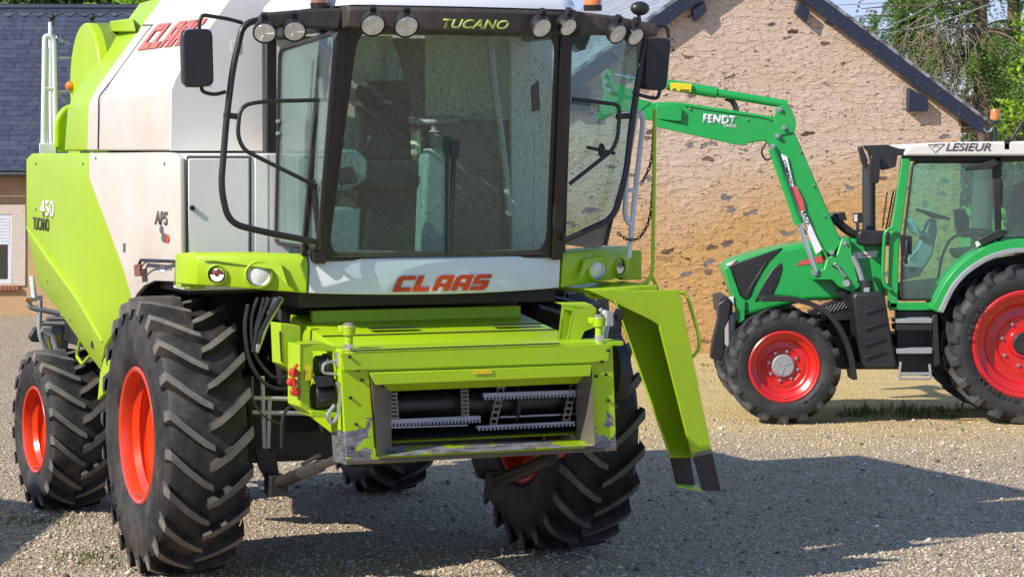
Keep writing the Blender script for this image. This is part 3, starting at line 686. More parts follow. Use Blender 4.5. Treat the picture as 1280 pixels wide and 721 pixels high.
# wings carrying lamps and mirrors
for sx, P in ((-1, ((331, 16), (328, 31), (346, 38), (362, 30), (385, 36), (424, 38), (432, 11), (390, 11))), (1, ((720, 14), (724, 43), (772, 44), (786, 38), (800, 46), (823, 46), (823, 31), (770, 20)))):
    b = MB(); b.ext([Q(u, v, Y=-1.74) for u, v in P], (0, .14, 0)); b.build('roof_wing', 'visordust', cb, .02, 3)
def lamp(c, r, yaw, tilt, lab=None):
    b = MB(); b.lathe([(.0, r * 1.0), (-.012, r * 1.08), (.02, r * 1.08), (.05, r * .98), (.085, r * .7), (.10, r * .3), (.102, 0)], 'Y', n=28)
    o = b.build('work_light', 'visor', cb, loc=c, rot=(tilt, 0, yaw))
    b = MB(); b.lathe([(-.004, r * .98), (-.012, r * .9), (-.014, r * .5), (-.014, 0)], 'Y', n=28)
    for a in (0, 2.1, 4.2): b.tube([(r * .12 * math.cos(a), -.016, r * .12 * math.sin(a)), (r * .8 * math.cos(a), -.015, r * .8 * math.sin(a))], .004, 5)
    b.m = 1; b.ball((0, -.014, 0), r * .2, 10, (1, .5, 1)); b.build('lens', ['lens', 'chrome'], o)
    b = MB(); b.box((-.02, .03, .05), (.02, .07, .11)); b.build('bracket', 'black', o)
for u, v, Y, r, yw in ((331, 41, -1.80, .072, -.35), (368, 39, -1.80, .072, -.25), (466, 31.5, -1.97, .077, -.15), (508, 33, -2.0, .077, -.1), (677, 35, -2.0, .070, .2), (710, 34, -1.97, .064, .3), (772, 42.5, -1.80, .070, .3), (794, 46, -1.78, .066, .4)):
    lamp(Q(u, v, Y=Y), r, yw, R_(34))
for u, v, Y, mt in ((400, -1, -1.62, 'amberdark'), (741, 2, -1.6, 'amber')):
    c = Q(u, v, Y=Y); b = MB(); b.lathe([(-.065, 0), (-.065, .062), (-.03, .066), (-.03, 0)], 'Z', c, 24); bo = b.build('beacon', 'visor', cb)
    b = MB(); b.lathe([(-.028, .062), (.05, .058), (.075, .04), (.08, 0)], 'Z', c, 24); b.build('beacon_dome', mt, bo)
c = Q(800, 11, Y=-1.7); b = MB(); b.ball(c, .07, 16, (1, .7, .7)); b.cyl(c + Vector((-.01, 0, -.04)), c + Vector((0, 0, -.11)), .014, n=8); b.build('wing_horn', 'visor', cb)
# mirror arms (big loop, inner grab loop) and mirrors
YM = -1.5
def arm(path, r, name='mirror_arm', rad=.07, Y=YM, mat='visor'):
    b = MB(); b.tube(fillet([Q(*p, Y=Y) for p in path], rad, 6), r, 12); return b.build(name, mat, cb)
am = arm(((330, 24), (304, 30), (291, 85), (283, 150), (276, 235), (286, 279), (330, 290), (398, 303)), .022, rad=.10)
b = MB(); b.tube(fillet([Q(*p, Y=YM - .03) for p in ((410, 125), (330, 127), (300, 132), (297, 170), (305, 188), (396, 233))], .1, 6), .014, 10); b.tube([Q(280, 144, Y=YM), Q(298, 146, Y=YM)], .02, 8); b.build('grab_loop', 'visor', am)
b = MB(); b.tube(fillet([Q(*p, Y=YM) for p in ((303, 29), (285, 24), (253, 19), (249, 27), (249, 40))], .04), .013, 10); b.build('mirror_bracket', 'visor', am); b = MB(); b.tube([Q(391, 225, Y=YM), Q(400, 308, Y=YM - .0)], .02, 8); b.build('arm_pivot', 'visor', am); b = MB(); b.tube(fillet([Q(*p, Y=YM) for p in ((282, 115), (268, 119), (253, 115), (251, 106))], .04), .013, 10); b.build('mirror_bracket', 'visor', am)
b = MB(); P = fillet([Q(u, v, Y=YM - .05) for u, v in ((228, 37), (266, 36), (268, 108), (230, 110))], .05, 4, True); Pb = [p + Vector((.0, .10, 0)) + (Q(248, 73, Y=YM - .05) - p) * .06 for p in P]; b.hexa(P, Pb); mir = b.build('mirror', 'visor', cb, .012, 3)
b = MB(); c = Q(248, 73, Y=YM + .055); b.ext([c + Vector((x, 0, z)) for x, z in ((-.09, -.19), (.09, -.19), (.09, .19), (-.09, .19))], (0, .004, 0)); b.build('mirror_glass', 'mirror', mir)
am = arm(((806, 48), (801, 80), (790, 150), (783, 215), (768, 272), (705, 301)), .022, rad=.10, Y=-1.48)
b = MB(); b.tube(fillet([Q(*p, Y=-1.52) for p in ((716, 124), (772, 131), (775, 140), (771, 184), (712, 230))], .1, 6), .014, 10); b.tube([Q(771, 146, Y=-1.5), Q(787, 145, Y=-1.49)], .02, 8); b.build('grab_loop', 'visor', am)
b = MB(); b.tube(fillet([Q(*p, Y=-1.5) for p in ((804, 40), (812, 32), (834, 33), (836, 48))], .04), .013, 10); b.build('mirror_bracket', 'visor', am); b = MB(); b.tube(fillet([Q(*p, Y=-1.5) for p in ((791, 116), (806, 121), (822, 124), (825, 113))], .04), .013, 10); b.build('mirror_bracket', 'visor', am)
b = MB(); P = fillet([Q(u, v, Y=-1.5) for u, v in ((808, 47), (840, 48), (834, 114), (808, 113))], .05, 4, True); Pb = [p + Vector((-.03, .12, 0)) + (Q(824, 80, Y=-1.5) - p) * .06 for p in P]; b.hexa(P, Pb); mir = b.build('mirror', 'black', cb, .012, 3)
b = MB(); c = Q(824, 80, Y=-1.37); b.ext([c + Vector((x - .03, 0, z)) for x, z in ((-.07, -.16), (.07, -.16), (.06, .16), (-.07, .16))], (0, .004, 0)); b.build('mirror_glass', 'mirror', mir)

# cab interior
b = MB(); b.box((-.87, -.56, 2.24), (.87, -.50, 3.78)); rw = b.build('cab_rear_wall', 'brownpanel', cb)
b = MB()
for u0, u1, v0, v1 in ((410, 490, 45, 195), (531, 640, 42, 150)): b.ext([Q(u, v, Y=-.565) for u, v in ((u0, v0), (u1, v0), (u1, v1), (u0, v1))], (0, -.005, 0))
b.build('rear_wall_panel', 'beige', rw)
b = MB(); b.ext([Q(u, v, Y=-.562) for u, v in ((345, 50), (408, 50), (408, 318), (345, 318))], (0, -.005, 0)); b.build('rear_side_trim', 'greywhite', rw)
b = MB(); A = [Q(u, v, Y=-.75) for u, v in ((638, 45), (668, 45), (666, 318), (640, 318))]; b.ext(A, (0, .05, 0)); A = [Q(u, v, Y=-.72) for u, v in ((668, 45), (692, 45), (690, 318), (666, 318))]; b.ext(A, (0, .05, 0)); b.build('door_post_trim', 'greywhite', cb, .01)
b = MB(); b.tube(spline([Q(u, v, Y=-.95) for u, v in ((612, 45), (618, 110), (629, 190), (637, 270))]), .028, 8); b.build('grab_rail', 'galv', cb)
b = MB(); A = [Q(u, v, Y=-.8) for u, v in ((450, 108), (462, 101), (506, 101), (513, 112), (517, 200), (448, 200))]; b.ext(A, (0, .12, 0)); A = [Q(u, v, Y=-.9) for u, v in ((458, 200), (535, 203), (535, 238), (456, 236))]; b.ext(A, (0, .3, 0)); A = [Q(u, v, Y=-.85) for u, v in ((462, 236), (540, 238), (536, 318), (452, 318))]; b.ext(A, (0, .25, 0)); seat = b.build('driver_seat', 'seat', cb, .03, 3)
text('lettering', 'CLAAS', 'greyink', seat, Q(472, 131, Y=-.806), (1, 0, 0), (0, 0, 1), .035, .2, .01, .002)
b = MB(); A = [Q(u, v, Y=-.9) for u, v in ((518, 165), (527, 160), (528, 192), (519, 196))]; b.ext(A, (0, .1, 0)); b.build('arm_rest', 'beige', cb, .02)
b = MB(); A = [Q(u, v, Y=-1.02) for u, v in ((530, 232), (532, 194), (540, 184), (553, 184), (558, 196), (558, 318), (527, 318))]; b.ext(A, (0, .16, 0)); col = b.build('steering_column', 'teal', cb, .03, 3)
b = MB(); c1, c2 = Q(544, 186, Y=-.95), Q(543, 165, Y=-.95)
for k in range(5): p = c1.lerp(c2, k / 4.); b.lathe([(-.012, .026), (0, .042), (.012, .026)], 'Z', p, 16)
b.cyl(c1, c2 + Vector((0, 0, .06)), .022); b.build('column_bellows', 'greyplastic', col)
b = MB(); c = Q(543, 150, Y=-.95); b.lathe([(.018 * math.sin(a), .175 + .018 * math.cos(a)) for a in [i * math.pi / 4 for i in range(8)]], 'Z', (0, 0, 0), 32, closed=True)
for k in range(3): a = k * 2.1 + .4; b.tube([(0, 0, -.02), (.17 * math.cos(a), .17 * math.sin(a), 0)], .012, 6)
b.build('steering_wheel', 'greyplastic', cb, loc=c, rot=(R_(4), R_(-3), 0))
b = MB(); A = [Q(u, v, Y=-.9) for u, v in ((412, 187), (447, 187), (461, 200), (459, 226), (432, 238), (410, 236))]; b.ext(A, (0, .2, 0)); A = [Q(u, v, Y=-.85) for u, v in ((405, 259), (452, 259), (450, 318), (405, 318))]; b.ext(A, (0, .25, 0)); b.build('side_console', 'teal', cb, .02)
b = MB(); A = [Q(u, v, Y=-.91) for u, v in ((418, 212), (440, 208), (446, 228), (424, 232))]; b.ext(A, (0, -.03, 0)); c = Q(464, 175, Y=-1.0); b.ball(c, .035, 10); b.tube([c, Q(456, 190, Y=-.95)], .012, 6); b.build('joystick', 'ink', cb, .01)
b = MB(); A = [Q(u, v, Y=-.70) for u, v in ((545, 150), (625, 150), (628, 318), (545, 318))]; b.ext(A, (0, .06, 0)); b.build('passenger_seat', 'brownpanel', cb, .02)
b = MB(); b.ext([Q(u, v, Y=-.62) for u, v in ((483, 60), (490, 52), (497, 70), (505, 102), (483, 102))], (0, -.02, 0)); b.build('curtain', 'teal', cb, .004)
b = MB(); b.ext([Q(u, v, Y=-1.1) for u, v in ((665, 108), (674, 100), (676, 138), (666, 140))], (0, .03, 0)); b.build('interior_mirror', 'ink', cb, .008)
b = MB(); b.ext([Q(u, v, Y=-1.05) for u, v in ((400, 312), (560, 315), (690, 310), (690, 326), (400, 326))], (0, .08, 0)); b.build('cab_sill', 'brownpanel', cb, .01)

# ---------------------------------------------------------------- feeder house
Yf = -2.35
def H(u, v, d=0): return Q(u, v, Y=Yf + d)
b = MB()                                          # tapering body
fa = [(-.93, Yf + .22, 1.10), (.80, Yf + .22, 1.10), (.80, Yf + .22, 1.68), (-.93, Yf + .22, 1.68)]
ba = [(-.86, -.75, 1.25), (.80, -.75, 1.25), (.80, -.75, 1.86), (-.86, -.75, 1.86)]
b.add(fa + ba, [(0, 1, 5, 4), (1, 2, 6, 5), (2, 3, 7, 6), (3, 0, 4, 7)])
fh = b.build('feeder_house', 'lime', cb, .01, solid=.02)
b = MB(); b.box((-.80, -1.05, 1.80), (.74, -1.0, 1.90)); b.build('feeder_flange', 'lime', fh, .004)
b = MB()
for x in (-.35, .55): b.box((x - .17, -1.45, 1.79), (x + .17, -1.38, 1.80))
b.build('inspection_slot', 'ink', fh)
# front frame: four members around the opening
FO = [H(*p) for p in ((424, 441), (766, 430), (771, 563), (433, 581))]
FI = [H(*p) for p in ((462, 465), (737, 456), (741, 556), (470, 570))]
b = MB(); T = Vector((0, .26, 0))
for i in range(4):
    j = (i + 1) % 4; A = [FO[i], FO[j], FI[j], FI[i]]; b.hexa(A, [p + T for p in A])
ff = b.build('feeder_frame', 'worn', cb, .006)
# splayed lip around the mouth
FI2 = [H(*p, .12) for p in ((488, 489), (722, 479), (722, 549), (490, 558))]
b = MB(); b.m = 0
P1 = [p + Vector((0, -.035, 0)) for p in FI]
for i in range(4):
    j = (i + 1) % 4; A = [P1[i], P1[j], FI2[j], FI2[i]]; b.m = (0, 1, 2, 1)[i]; b.hexa(A, [p + Vector((0, .03, 0)) for p in A])
mouth = b.build('mouth_lip', ['lime', 'bare', 'lip'], ff, .003)
b = MB(); b.ext([H(u, v, -.03) for u, v in ((440, 437.5), (700, 428.5), (700, 430), (440, 439.2))], (0, .02, 0)); b.build('frame_slot', 'ink', ff)
b = MB(); A = [H(u, v, -.025) for u, v in ((425, 441), (764, 430), (760, 451), (738, 453), (462, 462), (430, 463))]; b.ext(A, (0, .03, 0)); b.build('top_bar', 'lime', ff, .004)
b = MB(); A = [H(u, v, -.045) for u, v in ((463, 466), (740, 456), (738, 470), (470, 481))]; b.ext(A, (0, .03, 0)); b.build('mouth_brow', 'lime', ff, .004)
b = MB(); A = [H(u, v, -.012) for u, v in ((433, 575.5), (771, 558.5), (771, 563), (433, 580.5))]; b.ext(A, (0, .02, 0)); b.build('bottom_edge', 'rust', ff, .002)
b = MB(); A = [H(u, v, -.05) for u, v in ((591, 462), (614, 461), (615, 466.5), (592, 467.5))]; b.ext(A, (0, -.003, 0)); b.build('warning_sticker', 'yellow', ff)
b = MB()
for u, v in ((437, 446), (760, 438), (438, 497), (445, 530), (452, 475), (745, 470), (757, 468), (760, 500), (440, 560), (478, 483), (731, 470), (752, 452), (448, 462)):
    c = H(u, v, -.03 if v < 460 else -.005); b.cyl(c, c + Vector((0, -.012, 0)), .011, n=8)
b.build('frame_bolt', 'dark', ff)
b = MB(); b.tube([Q(350, 414, Y=-1.95), Q(352, 452, Y=-1.95)], .006, 6); b.tube([Vector((-.9, -1.55, 1.763)), Vector((.78, -1.55, 1.763))], .005, 6); b.build('sheet_seam', 'dark', fh)
b = MB(); A = [Vector((-1.04, Yf + .02, 1.70)), Vector((.93, Yf + .02, 1.70)), Vector((.93, Yf + .3, 1.705)), Vector((-1.04, Yf + .3, 1.705))]; b.ext(A, (0, 0, .03)); b.build('frame_top_plate', 'lime', ff, .004)
# inside: dark box, drum, chains, slats
b = MB(); b.add([(-.85, Yf + .13, 1.135), (.74, Yf + .13, 1.135), (.74, Yf + .13, 1.62), (-.85, Yf + .13, 1.62), (-.8, -1.2, 1.28), (.72, -1.2, 1.28), (.75, -1.2, 1.75), (-.8, -1.2, 1.75)], [(0, 1, 5, 4), (2, 3, 7, 6), (4, 5, 6, 7), (0, 4, 7, 3), (1, 5, 6, 2)]); b.build('feeder_channel', 'dark', fh)
b = MB(); c1, c2 = H(480, 507, .34), H(730, 497, .34); b.cyl(c1, c2, .10, n=28); dm = b.build('feeder_drum', 'visor', fh)
b = MB(); c = c1.lerp(c2, .62); ax = (c2 - c1).normalized(); b.cyl(c - ax * .012, c + ax * .012, .17, n=28); b.build('drum_disc', 'dark', dm); b = MB(); c = c1.lerp(c2, .97); b.cyl(c - ax * .012, c + ax * .012, .17, n=28); b.build('drum_disc', 'dark', dm)
for u0, v0, u1, v1 in ((491, 492, 493, 522), (580, 488, 581, 518), (626, 484, 616, 530), (717, 480, 707, 525)):
    p0, p1 = H(u0, v0, .20), H(u1, v1, .17); ch = MB()
    for k in range(7):
        q = p0.lerp(p1, k / 6.); ch.box(q - Vector((.028, .012, .008)), q + Vector((.028, .012, .008)))
        if k < 6:
            q2 = p0.lerp(p1, (k + .5) / 6.); ch.box(q2 + Vector((-.026, -.008, -.024)), q2 + Vector((-.016, .008, .024))); ch.box(q2 + Vector((.016, -.008, -.024)), q2 + Vector((.026, .008, .024)))
    ch.build('conveyor_chain', 'chain', fh)
for u0, u1, v0, v1, h, d in ((604, 720, 491, 487, 6, .14), (487, 601, 524, 519, 6, .15), (488, 585, 533, 530, 2.4, .16), (596, 719, 532, 526, 3.5, .14), (625, 720, 520, 516, 2.5, .2)):
    b = MB(); A = [H(u0, v0, d), H(u1, v1, d), H(u1, v1 + h, d), H(u0, v0 + h, d)]; b.hexa(A, [p + Vector((0, .035, .0)) for p in A])
    n = 26
    if h > 3:
        for k in range(n): p = A[3].lerp(A[2], (k + .5) / n); b.box(p + Vector((-.007, -.012, -.014)), p + Vector((.007, .01, .002)))
    b.build('conveyor_slat', 'slat', fh, .002)
# hook pins, bracket, couplers
def hook(u, v, uy, vy, nm='hook_pin'):
    c = Q(u, v, Y=Yf + .05); b = MB(); b.lathe([(-.10, .038), (-.10, .026), (.0, .026), (.0, .040), (.055, .046), (.075, .03), (.08, 0)], 'Z', c, 18)
    b.box(c + Vector((-.05, -.01, .02)), c + Vector((-.02, .07, .06))); o = b.build(nm, ['lime'], cb, .003)
    b = MB(); b.lathe([(-.105, .030), (-.055, .030), (-.055, .02)], 'Z', c, 18); b.build('pin_sleeve', 'chrome', o)
    b = MB(); b.lathe([(.052, .047), (.077, .031), (.083, 0)], 'Z', c, 18); b.build('rusty_cap', 'brownpanel', o)
    b = MB(); b.lathe([(-.17, .05), (-.10, .045), (-.10, 0)], 'Z', c, 18); b.build('pin_socket', 'lime', o)
hook(436, 419, 0, 0); hook(749, 408, 0, 0)
b = MB(); Yb = Yf + .22                              # hollow bracket, photo right
o4 = [Q(u, v, Y=Yb) for u, v in ((702, 381), (719, 385), (712, 427), (697, 424))]; 
i4 = [Q(u, v, Y=Yb) for u, v in ((704.5, 387), (715.5, 389), (709, 422), (700.5, 422))]
for i in range(4):
    j = (i + 1) % 4; A = [o4[i], o4[j], i4[j], i4[i]]; b.hexa(A, [p + Vector((.02, .03, 0)) for p in A])
A = [Q(u, v, Y=Yb) for u, v in ((719, 385), (746, 386), (747, 408), (731, 414), (725, 427), (712, 427))]; b.ext(A, (0, .02, 0))
A = [Q(u, v, Y=Yb) for u, v in ((702, 381), (719, 385), (746, 386), (740, 380.5))]; b.ext(A, (.0, .12, .012)); A=[Q(u, v, Y=Yb + .12) for u, v in ((704, 385), (716, 385), (712, 424), (700, 424))]; b.ext(A, (0, .01, 0))
b.build('feeder_bracket', 'lime', cb, .004)
b = MB(); c = Q(766, 394, Y=Yf + .2); b.tube([Q(748, 400, Y=Yf + .25), c], .028, 10); b.tube([Q(757, 388, Y=Yf + .25), Q(752, 420, Y=Yf + .22)], .022, 8); b.box(Q(762, 398, Y=Yf + .2) - Vector((.03, .02, .05)), Q(762, 398, Y=Yf + .2) + Vector((.02, .02, .05))); b.tube([Q(750, 386, Y=Yf + .28), Q(760, 400, Y=Yf + .28), Q(756, 430, Y=Yf + .25)], .016, 8); cp = b.build('hydraulic_coupler', 'galv', cb, .003)
b = MB(); c = Q(773, 394, Y=Yf + .2); b.lathe([(-.012, 0), (-.012, .045), (.012, .045), (.014, 0)], 'X', c, 16); b.tube([c, Q(766, 394, Y=Yf + .2)], .012, 8); b.build('knob', 'black', cp)
b = MB()                                            # coupler box, photo left
A = [Q(u, v, Y=Yf + .12) for u, v in ((375, 430), (391, 438), (392, 470), (387, 478), (387, 508), (390, 520), (375, 508))]; b.ext(A, (0, .25, 0))
A = [Q(u, v, Y=Yf + .12) for u, v in ((375, 430), (391, 438), (424, 440), (424, 436), (400, 428))]; b.ext(A, (0, .1, .01))
A = [Q(u, v, Y=Yf + .1) for u, v in ((387, 512), (424, 516), (424, 522), (390, 521))]; b.ext(A, (0, .25, 0))
A = [Q(u, v, Y=Yf + .4) for u, v in ((350, 404), (376, 407), (376, 470), (352, 455))]; b.ext(A, (0, .2, 0))
cbx = b.build('coupler_box', 'lime', cb, .005)
b = MB(); A = [Q(u, v, Y=Yf + .11) for u, v in ((381.5, 455), (389, 457), (389, 474), (381.5, 476))]; b.ext(A, (0, -.003, 0)); b.build('warning_sticker', 'yellow', cbx)
b = MB(); b.cyl(Q(395, 459, Y=Yf + .2), Q(424, 457, Y=Yf + .2), .075, n=24); b.cyl(Q(404, 458, Y=Yf + .2), Q(408, 458, Y=Yf + .2), .085, n=24)
b.hexa([Q(u, v, Y=Yf + .05) for u, v in ((390, 470), (415, 470), (418, 482), (396, 484))], [Q(u, v, Y=Yf + .3) for u, v in ((390, 470), (415, 470), (418, 482), (396, 484))])
b.cyl(Q(392, 496, Y=Yf + .18), Q(420, 494, Y=Yf + .18), .085, n=24); b.build('drive_coupling', 'black', cb, .004)
b = MB(); b.tube(fillet([Q(u, v, Y=Yf + .06) for u, v in ((424, 451), (405, 453), (402, 466), (424, 468))], .03), .010, 8); b.tube(spline([Q(u, v, Y=Yf + .02) for u, v in ((421, 477), (425, 490), (423, 515), (416, 528), (409, 520), (418, 506))]), .012, 8); b.tube([Q(421, 440, Y=Yf + .05), Q(423, 458, Y=Yf + .05)], .02, 10); b.build('coupling_bail', 'steel', cb)
for u, v in ((366, 476), (370, 488), (372, 464)):
    pass
b = MB()
for u, v in ((367, 478), (371, 490), (369, 466)): c = Q(u, v, Y=Yf + .1); b.cyl(c, c + Vector((0, .06, 0)), .028, n=14)
b.tube(spline([Q(u, v, Y=Yf + .1) for u, v in ((372, 455), (366, 466), (371, 492))]), .01, 6); b.build('hydraulic_cap', 'logored', cb)
# hoses
for P, r in ((((310, 380), (306, 410), (312, 450), (330, 478), (352, 486), (366, 480), (372, 462)), 0.0136), (((322, 372), (314, 400), (318, 440), (340, 470), (360, 470)), 0.0112), (((336, 372), (322, 408), (316, 440)), 0.0161), (((330, 372), (318, 415)), 0.0112), (((350, 372), (328, 410), (322, 430)), 0.0186),
             (((316, 470), (317, 500), (330, 520), (350, 530)), 0.0074), (((352, 560), (354, 520), (370, 505), (392, 512), (404, 540)), 0.0124), (((398, 470), (400, 500), (405, 530)), 0.0074)):
    hz = MB(); hz.tube(spline([Q(u, v, Y=-1.35) for u, v in P]), r, 8); hz.build('hydraulic_hose', 'black', cb)
b = MB()
for P in (((315, 497), (424, 500)), ((315, 515), (395, 517)), ((328, 470), (330, 560)), ((337, 500), (335, 560))): b = MB(); b.tube([Q(*p, Y=-.75) for p in P], .016, 8); b.build('steel_pipe', 'galv', cb)
for P in (((352, 372), (325, 420)), ((345, 372), (320, 440))): b = MB(); b.tube([Q(*p, Y=-1.1) for p in P], .02, 8); b.build('steel_pipe', 'steel', cb)
# lift cylinder and rods
b = MB(); p0, p1 = Q(345, 604, Y=-.9), Q(430, 570, Y=-2.0); b.cyl(p0, p0.lerp(p1, .55), .042, n=18); b.box(p0 - Vector((.06, .08, .08)), p0 + Vector((.06, .08, .06)))
lc = b.build('lift_cylinder', 'dark', cb, .004)
b = MB(); b.cyl(p0.lerp(p1, .40), p0.lerp(p1, .66), .044, n=18); b.cyl(p0.lerp(p1, .6), p1, .028, n=16); b.tube([p0.lerp(p1, .4) + Vector((0, 0, .06)), p0.lerp(p1, .65) + Vector((0, 0, .07))], .014, 8); b.build('cylinder_rod', 'rodgrey', lc)
b = MB(); p0, p1 = Q(618, 602, Y=-.8), Q(690, 572, Y=-2.0); b.cyl(p0, p1, .045, n=16); b.box(p0 - Vector((.05, .06, .12)), p0 + Vector((.05, .06, .08))); b.build('lift_cylinder', 'dark', cb, .004)
b = MB(); b.ext([Q(u, v, Y=-.8) for u, v in ((318, 560), (345, 565), (352, 610), (340, 612), (325, 585))], (0, .04, 0)); b.build('axle_bracket', 'dark', cb, .006); b = MB(); b.ext([Q(u, v, Y=-.7) for u, v in ((590, 570), (620, 570), (612, 600), (600, 598))], (0, .05, 0)); b.build('axle_bracket', 'dark', cb, .006); b = MB(); b.ext([Q(u, v, Y=-.55) for u, v in ((310, 500), (440, 500), (440, 572), (310, 568))], (0, .04, 0)); b.build('axle_bracket', 'dark', cb, .006)
b = MB(); b.tube(spline([Q(u, v, Y=-1.5) for u, v in ((655, 578), (668, 574), (690, 571), (705, 568))]), .012, 8); b.ext([Q(u, v, Y=-1.5) for u, v in ((662, 574), (676, 572), (672, 582), (664, 580))], (0, .02, 0)); b.build('lock_bracket', 'logored', cb)
# guard ring beside the feeder, photo right
b = MB(); c = Q(762, 462, Y=Yf + .3); b.lathe([(-.02, .05), (-.02, .22), (.05, .24), (.05, .2)], 'X', c, 32); b.build('drive_guard', 'black', cb)

# ---------------------------------------------------------------- access ladder, photo right
YLd = -1.6
def LQ(u, v, d=0): return Q(u, v, Y=YLd + d)
b = MB(); A = [LQ(u, v) for u, v in ((792, 364), (849, 362), (890, 566), (866, 572), (824, 406), (815, 398))]; b.ext(A, (0, .02, 0))
lad = b.build('access_ladder', 'lime', cb, .004)
b = MB(); e1 = [LQ(824, 406), LQ(866, 572)]; CAML = Vector(w2l(0, 0, CAMH)); VC = ((e1[0] + e1[1]) * .5 + Vector((-.2, .2, 0)) - CAML).normalized() * .42       # channel: side plates set edge-on and deep so they shade the back plate
Br = [e1[0] + (e1[0] - CAML).normalized() * .42, e1[1] + (e1[1] - CAML).normalized() * .42]; Bl = [LQ(768, 376, VC.y), LQ(838, 572, VC.y)]; Fl = [p - (p - CAML).normalized() * .42 for p in Bl]
b.ext([Bl[0], LQ(800, 372, VC.y), Br[0], Br[1], Bl[1]], (.0, .012, 0))
b.build('ladder_back', 'lime', lad, .002)
b = MB(); A = [Bl[0], Bl[1], Fl[1], Fl[0]]; b.ext(A, (.010, -.004, 0)); b.build('ladder_side', 'lime', lad, .002)
b = MB(); A = [e1[0] + Vector((0, .02, 0)), e1[1] + Vector((0, .02, 0)), Br[1], Br[0]]; b.ext(A, (.010, -.004, 0)); b.build('ladder_side', 'lime', lad, .002)
b = MB(); A = [LQ(742, 365), LQ(760, 362), LQ(792, 364), LQ(824, 406), LQ(812, 399)]; B = [LQ(742, 365, .0) + Vector((0, .03, -.01)), LQ(760, 364, .2), LQ(792, 366, .2), Br[0] + Vector((0, 0, .01)), Bl[0] + Vector((.05, 0, 0))]; b.hexa(A, B); b.build('ladder_cheek', 'lime', lad, .003)
b = MB(); A = [LQ(u, v, -.003) for u, v in ((867, 571), (890, 565), (901.5, 613), (879, 613))]; b.ext(A, (0, .014, 0)); b.build('rubber_skirt', 'black', lad, .002)
b = MB(); A = [Bl[1], LQ(863, 572, VC.y), LQ(869, 607, VC.y), LQ(845.5, 604, VC.y)]; b.ext(A, (0, .012, 0)); b.build('rubber_skirt', 'black', lad, .002)
b = MB(); A = [LQ(868, 611), LQ(880, 613), LQ(869, 606, VC.y), LQ(845, 604, VC.y)]; A[0] = LQ(846, 606, .06); b.ext(A, (0, 0, -.012)); b.build('step', 'lime', lad, .002)
b = MB(); A = [LQ(866.5, 566, -.004), LQ(889.5, 561.5, -.004), LQ(890.5, 566, -.004), LQ(867.5, 571, -.004)]; b.ext(A, (0, .003, 0)); b.build('worn_band', 'brownpanel', lad)
b = MB(); b.tube(fillet([LQ(u, v, .04) for u, v in ((846, 365), (858, 366), (874, 420), (874, 438), (864, 447))], .07), .013, 10); b.build('hand_loop', 'lime', lad)
b = MB(); A = [Q(u, v, Y=-1.45) for u, v in ((736, 362), (822, 356), (822, 364), (744, 368))]; b.ext(A, (0, .7, 0)); pf = b.build('platform', 'lime', cb, .006)
b = MB(); b.tube(fillet([Q(u, v, Y=-1.3) for u, v in ((731, 358), (735, 370), (752, 372), (765, 366))], .05), .018, 8); b.build('platform_bracket', 'lime', pf)
b = MB(); b.tube(fillet([Q(u, v, Y=-1.35) for u, v in ((818.5, 137), (816, 335), (812, 352), (797, 357))], .07), .014, 10); b.tube([Q(815, 345, Y=-1.35), Q(822, 362, Y=-1.35)], .014, 8); b.build('grab_pole', 'lime', cb)
b = MB(); b.tube(fillet([Q(u, v, Y=-1.25) for u, v in ((786, 322), (794, 240), (804, 152), (801, 140), (795, 144), (784, 205), (781, 268), (786, 280), (791, 279))], .05), .019, 10); b.tube([Q(786, 238, Y=-1.25), Q(794, 237, Y=-1.25)], .015, 8); b.build('white_handrail', 'cleanwhite', cb)
b = MB(); chain(b, [Q(u, v, Y=-1.3) for u, v in ((817, 162), (814, 200), (806, 222), (799, 232))]); b.build('safety_chain', 'dark', cb); b = MB(); chain(b, [Q(u, v, Y=-1.3) for u, v in ((816, 232), (812, 272), (800, 296), (785, 299), (770, 290))]); b.build('safety_chain', 'dark', cb)

# ================================================================== TRACTOR WITH LOADER
TY = 28.1; tx = G(981, 461, Y=TY).x; TO = Vector((tx, TY, 0))
tr = thing('tractor', 'green tractor with white cab roof, red rims and a raised green front loader', 'tractor', TO)
def R(u, v, Y=0): return G(u, v, Y=TY + Y) - TO         # Y: metres beyond the near wheel plane
def slab(mb, P, y0, y1): A = [R(u, v, y0) for u, v in P]; return mb.ext(A, (0, y1 - y0, 0))
def part(name, mat, P, y0, y1, bevel=.01, seg=2, parent=None, **k): b = MB(); slab(b, P, y0, y1); return b.build(name, mat, parent or tr, bevel, seg, **k)
rwx = R(1284, 433).x
# outer face of the tyres faces the camera: side -1, turned a quarter
wheel(tr, -1, 0, .24, .638, .44, .375, 17, 'red', 'rubber2', 'lug2', .045, deep=False, cap='greyplastic', rz=R_(90), txt=(('MICHELIN', -.75, .46, .05),))
wheel(tr, 1, 0, 1.80, .638, .44, .375, 17, 'red', 'rubber2', 'lug2', .045, deep=False, cap='greyplastic', rz=R_(90))
wheel(tr, -1, rwx, .27, .885, .52, .565, 20, 'red', 'rubber2', 'lug2', .05, deep=False, cap='dark', rz=R_(90), txt=(('OMNIBIB', 2.75, .66, .085), ('MICHELIN', 4.15, .65, .085)))
wheel(tr, 1, rwx, 1.78, .885, .52, .565, 20, 'red', 'rubber2', 'lug2', .05, deep=False, cap='dark', rz=R_(90))
b = MB(); b.box((-.3, .75, .55), (rwx + .3, 1.3, .95)); b.box((.0, .35, .5), (.25, 1.7, .72)); b.box((rwx - .2, .4, .65), (rwx + .2, 1.65, 1.05)); b.box((-.45, .8, .7), (1.2, 1.25, 1.1)); b.build('chassis', 'dark', tr, .02)
